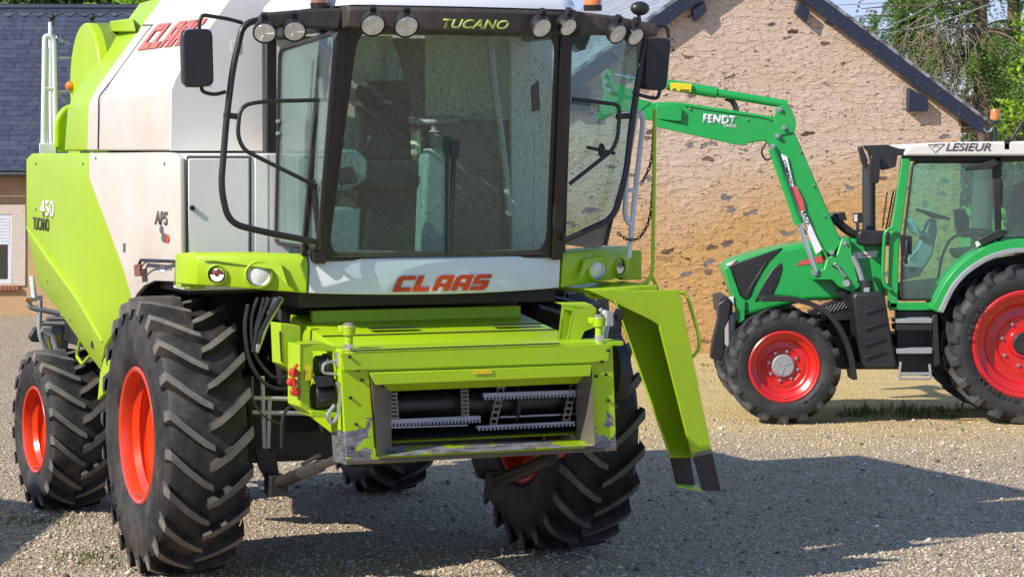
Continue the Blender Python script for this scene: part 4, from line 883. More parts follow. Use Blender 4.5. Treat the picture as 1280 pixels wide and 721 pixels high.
hood = part('hood', 'fgreen', ((905, 337), (912, 328), (945, 317), (978, 309), (1020, 303), (1062, 297), (1104, 301), (1108, 384), (1060, 374), (1010, 376), (965, 387), (938, 394), (926, 392), (919, 372)), .58, 1.46, .09, 4)
part('bonnet_grille', 'black', ((912, 331), (978, 309.5), (973, 315), (962, 326), (952, 341), (943, 358), (938, 371), (932, 375), (925, 369)), .565, .68, .012, parent=hood)
part('headlight', 'lens', ((906.5, 331), (914, 327), (921, 325), (916, 330), (913, 334)), .57, .62, .004, parent=hood)
part('side_vent', 'black', ((943, 377), (955, 353), (965, 337), (977, 328), (978, 336), (973, 353), (965, 370)), .568, .64, .008, parent=hood)
b = MB()
for k in range(4): b.tube(spline([R(919 + k * 4, 337 + k * 4, .563), R(940 + k * 2, 330 + k * 4.5, .563), R(958 - k * 3, 325 + k * 6, .563), R(948 - k * 3, 342 + k * 5, .563), R(937 - k * 1.5, 362 + k * 2, .563)]), .004, 5)
b.build('grille_bar', 'dark', hood)
part('nose_post', 'fgreen', ((905, 337), (911, 331), (925, 369), (932, 376), (931, 400), (923, 405), (918, 378)), .545, .62, .008, parent=hood)
part('side_grille', 'black', ((1010, 388), (1050, 372), (1066, 372), (1066, 400), (1040, 402), (1012, 396)), .60, .7, .01)
b = MB()
for k in range(9): b.tube([R(1022 + 5 * k, 394 - 1.2 * k, .59), R(1030 + 5 * k, 384 - 1.4 * k, .59)], .012, 6)
b.build('grille_slat', 'dark', tr)
part('hood_stripe', 'stickerred', ((995, 332), (1003, 325), (1030, 319), (1052, 319), (1052, 325), (1020, 329)), .573, .577, 0, parent=hood)
part('hood_sticker', 'whiteink', ((1052, 317), (1098, 313), (1095, 321), (1052, 325)), .571, .576, 0, parent=hood)
text('lettering', '11', 'ink', hood, R(1064, 322.5, .569), (1, 0, .06), (0, 0, 1), .065, .2, .01, .002)
text('lettering', 'Vario', 'logored', hood, R(1076, 320.5, .569), (1, 0, .06), (0, 0, 1), .045, .3, .01, .002)
# front linkage
b = MB(); slab(b, ((888, 448), (890, 428), (897, 399), (897, 380), (908, 372), (914, 378), (912, 398), (906, 410), (906, 440), (902, 452)), .45, .62); slab(b, ((898, 372), (909, 370), (916, 378), (916, 392), (900, 393)), .5, 1.4); b.build('front_linkage', 'black', tr, .015)
b = MB(); slab(b, ((911, 394), (917, 391), (920, 430), (912, 436)), .6, 1.3); b.build('front_weight_carrier', 'galv', tr, .01)
b = MB(); slab(b, ((909, 372), (917, 370), (918, 381), (911, 382)), .52, .6); b.build('front_lamp', 'lens', tr, .006)
# front mudguard: thin curved band
def band(name, mat, path, th, y0, y1, parent=tr):
    P = spline([R(u, v, y0) for u, v in path], 5); out = []
    n = len(P); nr = []
    for i in range(n):
        t = (P[min(i + 1, n - 1)] - P[max(i - 1, 0)]).normalized(); nr.append(Vector((-t.z, 0, t.x)))
    b = MB()
    for i in range(n - 1):
        A = [P[i], P[i + 1], P[i + 1] - nr[i + 1] * th, P[i] - nr[i] * th]
        b.add(A + [p + Vector((0, y1 - y0, 0)) for p in A], [(0, 1, 2, 3), (7, 6, 5, 4), (0, 4, 5, 1), (3, 2, 6, 7)] + ([(0, 3, 7, 4)] if i == 0 else []) + ([(1, 5, 6, 2)] if i == n - 2 else []))
    return b.build(name, mat, parent, .006, recalc=True)
band('front_mudguard', 'black', ((953, 371), (985, 371), (1012, 376), (1036, 389), (1054, 411), (1066, 440), (1072, 474)), .055, -.01, .42)
# dark blue tank box, steps
bx = part('tank_box', 'black', ((1066, 371), (1070, 366), (1103, 365), (1107, 372), (1112, 405), (1121, 455), (1119, 461), (1082, 461), (1074, 455), (1070, 410)), .08, .6, .03, 3)
b = MB()
for v in (384, 404, 424, 440): b.hexa([R(u, w, .085) for u, w in ((1080, v + 6), (1106, v - 3), (1107, v - .5), (1081, v + 8.5))], [R(u, w, .05) for u, w in ((1080, v + 6), (1106, v - 3), (1107, v - .5), (1081, v + 8.5))])
b.build('box_rib', 'black', bx, .003)
b = MB(); b.cyl(R(1083, 365, .3), R(1083, 350, .3), .065, n=18); fc = b.build('filler_cap', 'black', bx, .006)
part('blue_tag', 'teal', ((1080, 360), (1087, 359), (1087, 365), (1080, 366)), .225, .24, .002, parent=bx)
for v0, v1 in ((399, 404), (406, 413), (436, 442)): 
    part('cab_step', 'greyplastic' if v0 in (399, 436) else 'dark', ((1120, v0), (1166, v0 - 1), (1165, v1), (1120, v1)), .12, .45, .006)
part('step_frame', 'black', ((1120, 388), (1170, 388), (1166, 462), (1160, 470), (1126, 466), (1121, 455)), .42, .55, .01)
b = MB(); b.tube(fillet([R(u, v, .1) for u, v in ((1126, 452), (1124, 473), (1164, 473), (1162, 455))], .03), .015, 8); b.tube([R(1124, 467, .1), R(1163, 467, .1)], .016, 8); b.build('lower_step', 'greyplastic', tr)
part('step_post', 'black', ((1166, 395), (1172, 392), (1175, 455), (1168, 458)), .1, .2, .006)
# cab frame
CN, CF = .34, 1.72
b = MB()
for y in (CN, CF - .07):
    b = MB(); slab(b, ((1127, 197), (1139, 197), (1124, 310), (1122, 385), (1110, 385), (1112, 306)), y, y + .07)
    slab(b, ((1112, 378), (1172, 378), (1170, 388), (1112, 388)), y, y + .07); b.build('cab_pillar', 'fgreen', tr, .01)
b = MB()
for y in (CN + .01, CF - .08):
    b = MB(); slab(b, ((1243, 196), (1252, 196), (1252, 300), (1246, 302)), y, y + .07); slab(b, ((1128, 195), (1340, 195), (1340, 202), (1128, 202)), y, y + .07); slab(b, ((1334, 195), (1345, 195), (1352, 300), (1340, 300)), y, y + .07); b.build('cab_frame', 'dark', tr, .01)
DOOR = ((1141, 203), (1242, 203), (1245, 300), (1222, 310), (1190, 340), (1168, 374), (1126, 374), (1128, 310))
for y in (CN + .03, CF - .03):
    b = MB(); b.add([R(u, v, y) for u, v in DOOR], [tuple(range(8))]); dg = b.build('door_glass', 'tglass', tr, recalc=False)
    b = MB(); b.tube(fillet([R(u, v, y - .01) for u, v in DOOR], .05, 4, True), .016, 6, closed=True); b.build('door_seal', 'dark', dg)
    b = MB(); b.add([R(u, v, y) for u, v in ((1253, 203), (1334, 203), (1342, 296), (1253, 296))], [(0, 1, 2, 3)]); b.build('rear_side_glass', 'tglass', tr, recalc=False)
b = MB(); A = [R(1139, 200, CN + .08), R(1124, 310, CN + .08), R(1124, 310, CF - .08), R(1139, 200, CF - .08)]; b.add(A, [(0, 1, 2, 3)]); b.build('windscreen', 'tglass', tr, recalc=False)
b = MB(); c = R(1132, 330, CN - .01); b.hexa([R(u, v, CN - .03) for u, v in ((1125, 293), (1140, 295), (1140, 318), (1126, 318))], [R(u, v, CN + .02) for u, v in ((1125, 293), (1140, 295), (1140, 318), (1126, 318))]); b.tube([R(1134, 300, CN - .04), R(1132, 330, CN - .04)], .022, 8); b.build('door_handle', 'black', tr, .006)
rf = part('cab_roof', 'roofcream', ((1130, 195), (1133, 186), (1141, 180), (1200, 177.5), (1290, 176.5), (1345, 180), (1350, 195)), .22, 1.85, .03, 4)
text('lettering', 'LESIEUR', 'greyink', rf, R(1182, 189, .217), (1, 0, 0), (0, 0, 1), .105, .25, .02, .002, fit=(.50, .09))
b = MB(); tri = [R(u, v, .217) for u, v in ((1160, 181), (1181, 180), (1169, 191))]
for i in range(3): b.tube([tri[i], tri[(i + 1) % 3]], .004, 5)
b.tube([R(1166, 184, .217), R(1170, 182, .217), R(1174, 184, .217)], .004, 5); b.build('roof_emblem', 'greyink', rf)
# wheel arch: green wing with grey lip
band('rear_wing', 'fgreen', ((1164, 386), (1182, 352), (1205, 327), (1240, 306), (1284, 299), (1330, 308)), .11, .10, .62)
band('wing_lip', 'greyplastic', ((1174, 389), (1190, 357), (1212, 334), (1245, 316), (1284, 310), (1326, 318)), .05, .02, .5)
part('wing_inner', 'dark', ((1176, 392), (1190, 362), (1215, 338), (1250, 322), (1284, 317), (1326, 326), (1326, 400), (1180, 400)), .55, .62, 0)
b = MB(); A = [R(u, v, CN - .02) for u, v in ((1219, 303), (1231, 297), (1233, 302), (1221, 309))]; b.ext(A, (0, .01, 0)); b.build('wing_sticker', 'whiteink', tr)
part('grab_bar', 'black', ((1205, 209), (1228, 204), (1243, 199), (1250, 204), (1240, 211), (1210, 214)), CN - .08, CN - .02, .01)
part('wing_handle', 'black', ((1222, 299), (1250, 286), (1262, 289), (1255, 295), (1228, 307)), CN - .10, CN - .03, .01)
b = MB(); b.tube(fillet([R(u, v, CN - .06) for u, v in ((1116, 284), (1106, 290), (1103, 345), (1106, 358), (1114, 362))], .05), .02, 10); b.build('grab_rail', 'fgreen', tr)
b = MB()
for k, (u0, v0, u1, v1) in enumerate(((1125, 225, 1114, 300), (1121, 235, 1108, 300), (1117, 238, 1105, 300), (1109, 240, 1103, 285))): b.tube([R(u0, v0, .75 + .1 * k), R(u1, v1, .75 + .1 * k)], .010, 6)
b.build('screen_wiper', 'black', tr)
# exhaust stack, mirror, brackets
b = MB(); b.cyl(R(1086, 292, .75), R(1086, 205, .75), .075, n=24); ex = b.build('exhaust_stack', 'perf', tr)
b = MB(); slab(b, ((1079, 182), (1108, 181), (1125, 186), (1134, 186), (1134, 194), (1122, 194), (1120, 209), (1104, 213), (1090, 205), (1086, 190)), .30, .45); b.ext([R(u, v, .28) for u, v in ((1073, 184), (1078, 183), (1085, 200), (1084, 213), (1078, 204))], (0, .12, 0)); mb_ = b.build('mirror_bracket', 'black', tr, .012)
b = MB(); P = fillet([R(u, v, .22) for u, v in ((1088, 194), (1101, 194), (1099, 230), (1086, 229))], .04, 4, True); b.hexa(P, [p + Vector((0, .07, 0)) for p in P]); b.build('wing_mirror', 'black', tr, .01)
for u, v in ((1072, 279),):
    pass
b = MB(); slab(b, ((1066, 266), (1078, 266), (1079, 278), (1068, 279)), .5, .56); b.tube([R(1072, 279, .53), R(1072, 294, .53)], .02, 8); wl = b.build('work_light', 'black', tr, .008); b = MB(); slab(b, ((1046, 266), (1056, 265), (1059, 275), (1049, 277)), .55, .63); b.build('work_light', 'black', tr, .008)
part('lens', 'lens', ((1067, 268), (1072, 268), (1072, 277), (1068, 277)), .49, .5, .002, parent=wl)
part('air_duct', 'black', ((1072, 290), (1078, 287), (1110, 289), (1118, 295), (1118, 307), (1080, 308), (1072, 305)), .36, .52, .03, 3)
b = MB(); b.tube(spline([R(u, v, .62) for u, v in ((1040, 270), (1052, 282), (1064, 291), (1080, 297))]), .05, 10); b.build('intake_hose', 'black', tr)
# beacon and aerial on the roof
b = MB(); b.cyl(R(1244, 179, .5), R(1244, 158, .5), .022, n=12); b.lathe([(-.03, .0), (-.03, .045), (-.005, .065), (.01, .065), (.01, 0)], 'Z', R(1244, 152, .5), 20); bc = b.build('beacon', 'black', tr)
b = MB(); b.lathe([(.0, .06), (.10, .052), (.115, .045), (.12, 0)], 'Z', R(1244, 149.5, .5), 20); b.build('beacon_dome', 'amber', bc)
b = MB(); b.tube([R(1259, 183, .25), R(1282, 147, .25)], .018, 8); b.box(R(1258, 184, .25) - Vector((.03, .03, .03)), R(1258, 184, .25) + Vector((.03, .03, .09))); b.build('roof_arm', 'black', tr, .004)
# interior
b = MB(); c = R(1166, 268, .95); b.lathe([(.016 * math.sin(a), .19 + .016 * math.cos(a)) for a in [i * math.pi / 4 for i in range(8)]], 'Z', (0, 0, 0), 32, closed=True)
for k in range(3): a = k * 2.1; b.tube([(0, 0, -.03), (.19 * math.cos(a), .19 * math.sin(a), 0)], .014, 6)
b.build('steering_wheel', 'ink', tr, loc=c, rot=(0, R_(16), 0))
part('steering_column', 'greyplastic', ((1163, 274), (1170, 273), (1172, 288), (1166, 318), (1150, 345), (1130, 350), (1128, 330), (1146, 310)), .85, 1.05, .02)
part('dashboard', 'teal', ((1136, 276), (1142, 272), (1150, 288), (1163, 295), (1162, 298), (1145, 293)), .75, 1.15, .01)
part('cab_floor', 'dark', ((1124, 362), (1300, 340), (1300, 376), (1124, 376)), .40, 1.66, .01)
b = MB(); slab(b, ((1278, 232), (1290, 225), (1300, 232), (1308, 300), (1290, 312), (1262, 312), (1258, 300), (1270, 290)), .75, 1.3); slab(b, ((1190, 312), (1225, 308), (1240, 312), (1236, 324), (1196, 324)), .7, 1.0); b.build('driver_seat', 'seat', tr, .04, 3)
b = MB(); slab(b, ((1194, 262), (1206, 261), (1212, 274), (1212, 290), (1200, 294), (1196, 284)), 1.0, 1.15); slab(b, ((1198, 290), (1214, 286), (1240, 286), (1240, 296), (1204, 297)), .95, 1.2); b.tube(spline([R(u, v, .8) for u, v in ((1172, 352), (1178, 320), (1190, 298), (1212, 291), (1240, 291))]), .018, 8); b.build('control_console', 'ink', tr, .01)

# loader: tower, boom, cylinders (near and far arm)
def loader_arm(y):
    part('loader_boom', 'fgreen', ((820, 128), (850, 128), (968, 146), (986, 152), (996, 172), (1052, 303), (1040, 320), (1028, 312), (965, 185), (957, 176), (930, 180), (820, 152), (790, 146), (790, 134)), y, y + .13, .012)
    part('boom_plate', 'fgreen', ((968, 146), (972, 134), (982, 130), (990, 138), (995, 152), (994, 165), (972, 170)), y - .02, y + .0, .005)
    part('loader_tower', 'fgreen', ((1034, 322), (1046, 318), (1052, 298), (1062, 297), (1066, 320), (1072, 346), (1076, 358), (1066, 366), (1048, 358), (1040, 350), (1017, 350), (1016, 340), (1030, 336)), y - .03, y + .16, .012)
    b = MB(); p0, p1 = R(965, 186, y - .05), R(1020, 340, y - .05); m_ = p0.lerp(p1, .60); b.cyl(p0, m_, .045, n=16); b.cyl(p0.lerp(p1, .56), p0.lerp(p1, .61), .052, n=16); cyl_ = b.build('lift_cylinder', 'fgreen', tr)
    b = MB(); b.cyl(m_, p1, .026, n=14); b.build('cylinder_rod', 'chrome', cyl_)
    b = MB(); b.cyl(R(768, 94, y + .06), R(834, 106, y + .06), .022, n=14); b.build('tilt_rod', 'chrome', tr)
    b = MB(); p0, p1 = R(834, 106, y + .06), R(984, 131, y + .06); b.cyl(p0, p0.lerp(p1, .41), .062, n=16); b.cyl(p0.lerp(p1, .38), p1, .047, n=16); b.build('tilt_cylinder', 'fgreen', tr)
    part('loader_carrier', 'fgreen', ((752, 92), (760, 86), (766, 92), (768, 104), (790, 112), (800, 124), (815, 128), (800, 140), (775, 140), (752, 150), (746, 150), (756, 118)), y - .01, y + .14, .012)
    b = MB()
    for u, v in ((755, 93), (757, 103), (762, 113), (975, 137), (980, 160), (972, 170), (966, 183), (1019, 342), (1040, 316), (1056, 304)):
        c = R(u, v, y - .05); b.cyl(c, c + Vector((0, .25, 0)), .026, n=12); b.cyl(c + Vector((0, -.012, 0)), c, .014, n=8)
    b.build('loader_pin', 'steel', tr)
    return y
loader_arm(.42); loader_arm(1.52)
b = MB(); b.cyl(R(960, 165, .5), R(960, 165, .5) + Vector((0, 1.1, 0)), .07, n=18); b.cyl(R(800, 135, .5), R(800, 135, .5) + Vector((0, 1.1, 0)), .06, n=18); b.build('loader_crossbar', 'fgreen', tr)
part('boom_underguard', 'fgreen', ((816, 148), (838, 153), (918, 171), (934, 178), (934, 182), (920, 181), (816, 158)), .36, .42, .006)
part('boom_box', 'fgreen', ((820, 131), (842, 131), (853, 136), (852, 152), (846, 152), (820, 149)), .36, .42, .01)
part('yellow_sticker', 'yellow', ((838, 103.5), (865, 105), (864, 115.5), (838, 113.5)), .38, .41, .004)
b = MB(); slab(b, ((841, 111), (845, 111), (845, 113), (841, 113)), .376, .379); slab(b, ((850, 112), (862, 112.5), (862, 114), (850, 113.5)), .376, .379); b.build('sticker_print', 'ink', tr)
text('lettering', 'FENDT', 'whiteink', tr, R(878.5, 153.5, .417), (1, 0, -.07), (0, 0, 1), .092, .10, .05, .003, fit=(.375, .098))
text('lettering', 'CARGO', 'whiteink', tr, R(905, 159, .417), (1, 0, -.07), (0, 0, 1), .036, .1, .03, .003, fit=(.14, .036))
ls = part('loader_sticker', 'whiteink', ((976, 192), (984, 196), (994, 240), (1001, 252), (1015, 284), (1024, 304), (1028, 312), (1020, 318), (1010, 292), (994, 252), (988, 240)), .385, .415, .002)
part('red_flash', 'stickerred', ((988, 234), (995, 232), (1004, 250), (1006, 262), (1000, 264), (994, 250)), .382, .386, 0, parent=ls)
dd = (R(1012, 290, .38) - R(1000, 262, .38)).normalized()
text('lettering', 'COMPACT', 'ink', ls, R(978, 201, .382), (R(990, 236, .38) - R(980, 201, .38)), Vector((0, 1, 0)).cross(R(990, 236, .38) - R(980, 201, .38)) * -1, .045, 0, .02, .002, fit=(.27, .036))
text('lettering', '4X75', 'ink', ls, R(1001.5, 264, .382), dd, Vector((0, 1, 0)).cross(dd) * -1, .075, .1, .02, .002, fit=(.17, .05))
b = MB(); b.tube(spline([R(u, v, .5) for u, v in ((910, 124), (918, 128), (922, 138), (922, 150))]), .018, 8); b.tube(spline([R(u, v, .53) for u, v in ((906, 124), (914, 128), (918, 138), (918, 150))]), .016, 8); b.tube(spline([R(u, v, .40) for u, v in ((1040, 332), (1052, 340), (1058, 352), (1056, 360))]), .014, 8); b.build('hydraulic_hose', 'ink', tr)
b = MB(); b.tube(spline([R(u, v, .40) for u, v in ((958, 178), (952, 190), (958, 200), (966, 196))]), .012, 8); b.build('hydraulic_hose', 'ink', tr)
b = MB(); b.tube(spline([R(u, v, .41) for u, v in ((856, 132), (900, 139), (950, 146), (964, 150))]), .009, 6); b.build('steel_line', 'fgreen', tr); b = MB(); b.tube(spline([R(u, v, .40) for u, v in ((1022, 300), (1034, 322), (1040, 336), (1050, 344))]), .012, 6); b.build('steel_line', 'fgreen', tr)
b = MB()
for u, v in ((862, 136), (934, 149), (1000, 190), (1016, 232), (1030, 270), (1070, 350), (1058, 308), (1030, 344)): c = R(u, v, .41); b.cyl(c, c + Vector((0, -.012 if u < 1040 else -.03, 0)), .012, n=8)
b.build('loader_bolt', 'steel', tr)
b = MB(); b.tube(spline([R(u, v, .35) for u, v in ((1066, 320), (1073, 335), (1078, 350))]), .03, 8); b.ball(R(1044, 330, .34), .02, 8); b.tube([R(1044, 330, .34), R(1057, 346, .34)], .012, 6); b.cyl(R(1058, 354, .34), R(1058, 354, .42), .04, n=12); b.build('park_lever', 'greyplastic', tr)
part('loader_bracket', 'black', ((1046, 362), (1072, 362), (1080, 385), (1082, 420), (1072, 420), (1064, 390)), .50, .60, .01)

# ================================================================== BUILDINGS
def plaster():
    s = NT('stone_rubble_render'); x, y, z = s.sep()
    w = s.noise(3.2, 6, .65, out='Color')
    va = s.n.new('ShaderNodeVectorMath'); va.operation = 'MULTIPLY_ADD'; s.link(w, va.inputs[0]); va.inputs[1].default_value = (.5, .5, .30); s.link(s.co, va.inputs[2])
    mp = s.mapping((3.3, 3.3, 8.5), src=va.outputs[0])
    d = s.voro(1.0, src=mp); rc = s.voro(1.0, out='Color', src=mp); rs = s.sep(rc)
    e = s.voro(1.0, 'DISTANCE_TO_EDGE', src=mp)
    pick = s.ramp(rs[0], (.70, 0), (.72, 1)); size = s.math('MULTIPLY_ADD', rs[1], .30, .06)
    inside = s.ramp(s.math('SUBTRACT', size, d), (.0, 0), (.05, 1)); stone = s.math('MULTIPLY', pick, inside)
    mp2 = s.mapping((8.0, 8.0, 24.0), src=va.outputs[0], loc=(3, 1, 5)); d2 = s.voro(1.0, src=mp2); r2 = s.sep(s.voro(1.0, out='Color', src=mp2))
    st2 = s.math('MULTIPLY', s.ramp(r2[0], (.60, 0), (.62, 1)), s.ramp(s.math('SUBTRACT', s.math('MULTIPLY_ADD', r2[1], .25, .06), d2), (0, 0), (.06, 1)))
    both = s.math('MAXIMUM', stone, st2)
    scol = s.mix(rs[2], (.07, .045, .028), (.24, .15, .095)); scol = s.mix(s.ramp(rs[1], (.84, 0), (.88, 1)), scol, (.20, .185, .19))
    big = s.noise(.8, 5, .6); stain = s.ramp(s.math('MULTIPLY_ADD', big, 1.6, s.math('MULTIPLY', z, .42)), (1.35 / 3, 0), (1.9 / 3, 1))
    zz = s.math('DIVIDE', s.math('MULTIPLY_ADD', big, 2.4, s.math('MULTIPLY_ADD', x, -.16, z)), 6.0)
    st = s.ramp(zz, (.49, 0), (.71, 1))
    ochre = s.mix(s.noise(7, 6, .7), (.42, .22, .075), (.70, .43, .175)); pink = s.mix(s.noise(5, 6, .7), (.53, .38, .27), (.66, .50, .375))
    pink = s.mix(s.ramp(s.noise(1.6, 6, .65, s.mapping((1, 1, 1), loc=(7, 0, 3))), (.42, 0), (.7, .45)), pink, (.70, .57, .50)); base = s.mix(st, ochre, pink)
    base = s.mix(s.ramp(s.noise(30, 5, .7), (.4, 0), (.7, .15)), base, (.62, .45, .30))
    c = s.mix(both, base, scol)
    lump = s.ramp(s.noise(4.5, 4, .55, s.mapping((1, 1, 2.4))), (.50, 0), (.60, 1)); grit = s.noise(38, 6, .7)
    edge = s.ramp(s.noise(9, 3, .5, s.mapping((1, 1, 2.6), loc=(4, 2, 1))), (.57, 0), (.62, 1))
    h = s.math('SUBTRACT', s.math('ADD', s.math('MULTIPLY', lump, .16), s.math('MULTIPLY_ADD', edge, .22, s.math('MULTIPLY', grit, .22))), s.math('MULTIPLY', both, .55))
    return s.set(Base_Color=c, Roughness=.95, Normal=s.bump(h, .9, .06))
M['rubble'] = plaster()
def slate(name, c1, c2, mort, sx, sy, axis, rough=.5):
    s = NT(name)
    br = s.n.new('ShaderNodeTexBrick'); br.inputs['Scale'].default_value = 1; br.inputs['Brick Width'].default_value = sx; br.inputs['Row Height'].default_value = sy
    br.inputs['Mortar Size'].default_value = .008; br.inputs['Mortar Smooth'].default_value = .2; br.inputs['Color1'].default_value = (*c1, 1); br.inputs['Color2'].default_value = (*c2, 1); br.inputs['Mortar'].default_value = (*mort, 1); br.inputs['Bias'].default_value = -.1
    s.link(s.mapping((1, 1, 1), axis), br.inputs['Vector'])
    n = s.noise(9, 6, .7); c = s.mix(s.ramp(n, (.35, 0), (.75, .6)), br.outputs['Color'], tuple(min(1, x * 1.9) for x in c2))
    c = s.mix(s.ramp(s.noise(1.1, 6, .7), (.52, 0), (.72, .5)), c, (.085, .085, .075)); c = s.mix(s.ramp(s.noise(22, 3, .5), (.64, 0), (.70, .6)), c, (.12, .13, .15))
    yy = s.sep(s.mapping((1, 1, 1), axis))[1]; saw = s.math('FRACT', s.math('DIVIDE', yy, sy))
    h = s.math('ADD', s.math('MULTIPLY', saw, -.6), s.math('MULTIPLY_ADD', n, .3, s.math('MULTIPLY', br.outputs['Fac'], -.8)))
    return s.set(Base_Color=c, Roughness=rough, Normal=s.bump(h, .8, .02))
M['slate_pale'] = slate('pale_slate', (.20, .21, .22), (.30, .31, .32), (.03, .03, .035), .30, .16, (0, 0, 0), .45)
M['slate_blue'] = slate('blue_black_slate', (.022, .027, .045), (.05, .058, .085), (.006, .006, .01), .40, .145, (0, 0, 0), .5)
M['timber'] = plain('brown_timber', (.10, .055, .03), .8)
M['cream'] = plain('cream_stone_surround', (.60, .50, .42), .8)
def ochrewall():
    s = NT('ochre_render'); n = s.noise(3, 8, .7); f = s.noise(40, 6, .7)
    return s.set(Base_Color=s.mix(n, (.36, .22, .11), (.56, .37, .20)), Roughness=.95, Normal=s.bump(f, .5, .015))
M['ochre'] = ochrewall()
M['shutter'] = plain('white_pvc', (.68, .70, .74), .4)
M['pane'] = glass('house_window_pane', (.25, .28, .30), .6)
M['brick'] = plain('brick_sill', (.32, .13, .07), .8)

KA = R_(9); gd = Vector((math.cos(KA), math.sin(KA), 0)); gn = Vector((-math.sin(KA), math.cos(KA), 0))   # along the gable, into the building
gapex0 = G(935, -62, Y=38.5)
def gpt(u, v):                                        # meets the gable plane
    d = Vector(ray(u, v)); o = Vector((0, 0, CAMH)); P0 = Vector((gapex0.x, gapex0.y, 0)); t = (P0 - o).dot(gn) / d.dot(gn); return o + d * t
rightc = gpt(1201, 140); apex = gpt(937, -57)
hw = (rightc - apex).dot(gd); eave = rightc.z + .0
gb = thing('gable_barn', 'tan stone rubble barn gable with navy barge boards and slate roof behind the tractor', 'barn', (apex.x, apex.y, 0), KA)
# local: x along gable, y into building
Lb = 11.
slope = (apex.z - eave) / hw
b = MB(); b.ext([(-hw, 0, -.2), (hw, 0, -.2), (hw, 0, eave), (0, 0, apex.z - .05), (-hw, 0, eave)], (0, Lb, 0)); wall = b.build('wall', 'rubble', gb)
tl = math.atan(slope); ov = .34; sl = (hw + ov) / math.cos(tl)
for sx in (-1, 1):
    b = MB(); b.box((0, 0, 0), (Lb + .3, sl, .05)); o = b.build('roof', 'slate_pale', gb)
    # roof mesh lies in its own plane: local x = ridge direction, y = down-slope
    d = Vector((sx * math.cos(tl), 0, -math.sin(tl))); rdir = Vector((0, 1, 0)); nn = Vector((sx * math.sin(tl), 0, math.cos(tl)))
    o.matrix_local = Matrix(((rdir.x, d.x, nn.x, 0), (rdir.y, d.y, nn.y, -.16), (rdir.z, d.z, nn.z, apex.z + .10), (0, 0, 0, 1))) 
    b = MB(); A = [Vector((0, -.17, apex.z + .09)), Vector((sx * (hw + ov - .02), -.17, apex.z + .09 - slope * (hw + ov - .02))), Vector((sx * (hw + ov - .02), -.17, apex.z - .10 - slope * (hw + ov - .02))), Vector((sx * (hw + ov - .16), -.17, apex.z - .15 - slope * (hw + ov - .16))), Vector((0, -.17, apex.z - .15))]
    b.ext(A, (0, .05, 0)); bb = b.build('barge_board', 'navy', gb, .006)
    b = MB()
    for k in range(11):
        x = .25 + k * .33; c = Vector((sx * x, -.175, apex.z - slope * x + .02)); b.cyl(c, c + Vector((0, -.004, 0)), .007, n=6); c = c + Vector((0, 0, -.11)); b.cyl(c, c + Vector((0, -.004, 0)), .007, n=6)
    b.build('board_nail', 'greyplastic', bb)
    for u in (.62, 2.62):
        b = MB()
        if u > 2: A = [(sx * (u - .18), 0, apex.z - .25 - slope * (u - .18)), (sx * (u + .12), 0, apex.z - .2 - slope * (u + .12)), (sx * (u + .12), 0, apex.z - .48 - slope * u), (sx * (u - .18), 0, apex.z - .48 - slope * u)]
        else: A = [(sx * (u + .1), 0, apex.z - .2 - slope * (u + .1)), (sx * (u + .28), 0, apex.z - .2 - slope * (u + .28)), (sx * (u + .22), 0, apex.z - .42 - slope * (u + .22)), (sx * (u + .06), 0, apex.z - .38 - slope * (u + .06))]
        b.ext([Vector(p) + Vector((0, -.14, 0)) for p in A], (0, .145, 0)); b.build('purlin_end', 'navy', gb, .01)
    b = MB(); b.box((sx * hw - (.04 if sx > 0 else .3), .0, eave - .22), (sx * hw + (.3 if sx > 0 else .04), Lb, eave - .10)); b.build('soffit', 'timber', gb)
    b = MB(); p = Vector((sx * (hw + ov + .03), -.2, apex.z - slope * (hw + ov) + .0)); b.lathe([(0, .07), (Lb + .3, .07), (Lb + .3, .06), (0, .06)], 'Y', p, 12, a0=math.pi, a1=2 * math.pi, closed=True); b.build('gutter', 'galv', gb)

# left house
hb = G(20, 393, Z=0); HYw = hb.y
lh = thing('slate_house', 'low ochre house with dark blue slate roof and half shuttered window behind the combine', 'house', (-9.2, HYw, 0))
def HL(u, v, y=0): p = G(u, v, Y=HYw + y); return Vector((p.x + 9.2, p.y - HYw, p.z))
ez = HL(20, 216).z; top = HL(20, 13, 3.4); x0, x1 = -6., 8.4
b = MB(); b.box((x0, 0, -.3), (x1, 7, ez + .05)); b.ext([(x0, 0, ez), (x0, 3.5, top.z - .25), (x0, 7, ez)], (x1 - x0, 0, 0)); b.build('wall', 'ochre', lh)
ang = math.atan2(top.z - ez, 3.4 + .35); sl = math.hypot(3.75, top.z - ez)
b = MB(); b.box((x0 - .2, 0, 0), (x1 + .2, sl, .05)); rfo = b.build('roof', 'slate_blue', lh); rfo.location = (0, -.35, ez); rfo.rotation_euler = (ang, 0, 0)
b = MB(); b.box((x0 - .2, 0, 0), (x1 + .2, sl, .05)); r2 = b.build('roof', 'slate_blue', lh); r2.location = (x0 + x1, 7.15, ez); r2.rotation_euler = (ang, 0, math.pi)
b = MB()
for k in range(48): 
    x = x0 + k * .30; c = (x, sl - .26, .056); b.add([(x, sl - .16, .054), (x + .15, sl - .30, .054), (x + .30, sl - .16, .054), (x + .30, sl - .06, .054), (x, sl - .06, .054)], [(0, 1, 2, 3, 4)])
zz = b.build('ridge_slates', M['slate_blue'], rfo, solid=-.012)
b = MB(); b.tube([(x0 - .2, 3.4, top.z + .05), (x1 + .2, 3.4, top.z + .05)], .07, 8); b.build('ridge', 'navy', lh)
b = MB(); b.tube([(x0 - .2, -.40, ez - .03), (x1 + .2, -.40, ez - .03)], .05, 8); b.build('gutter', 'ink', lh)
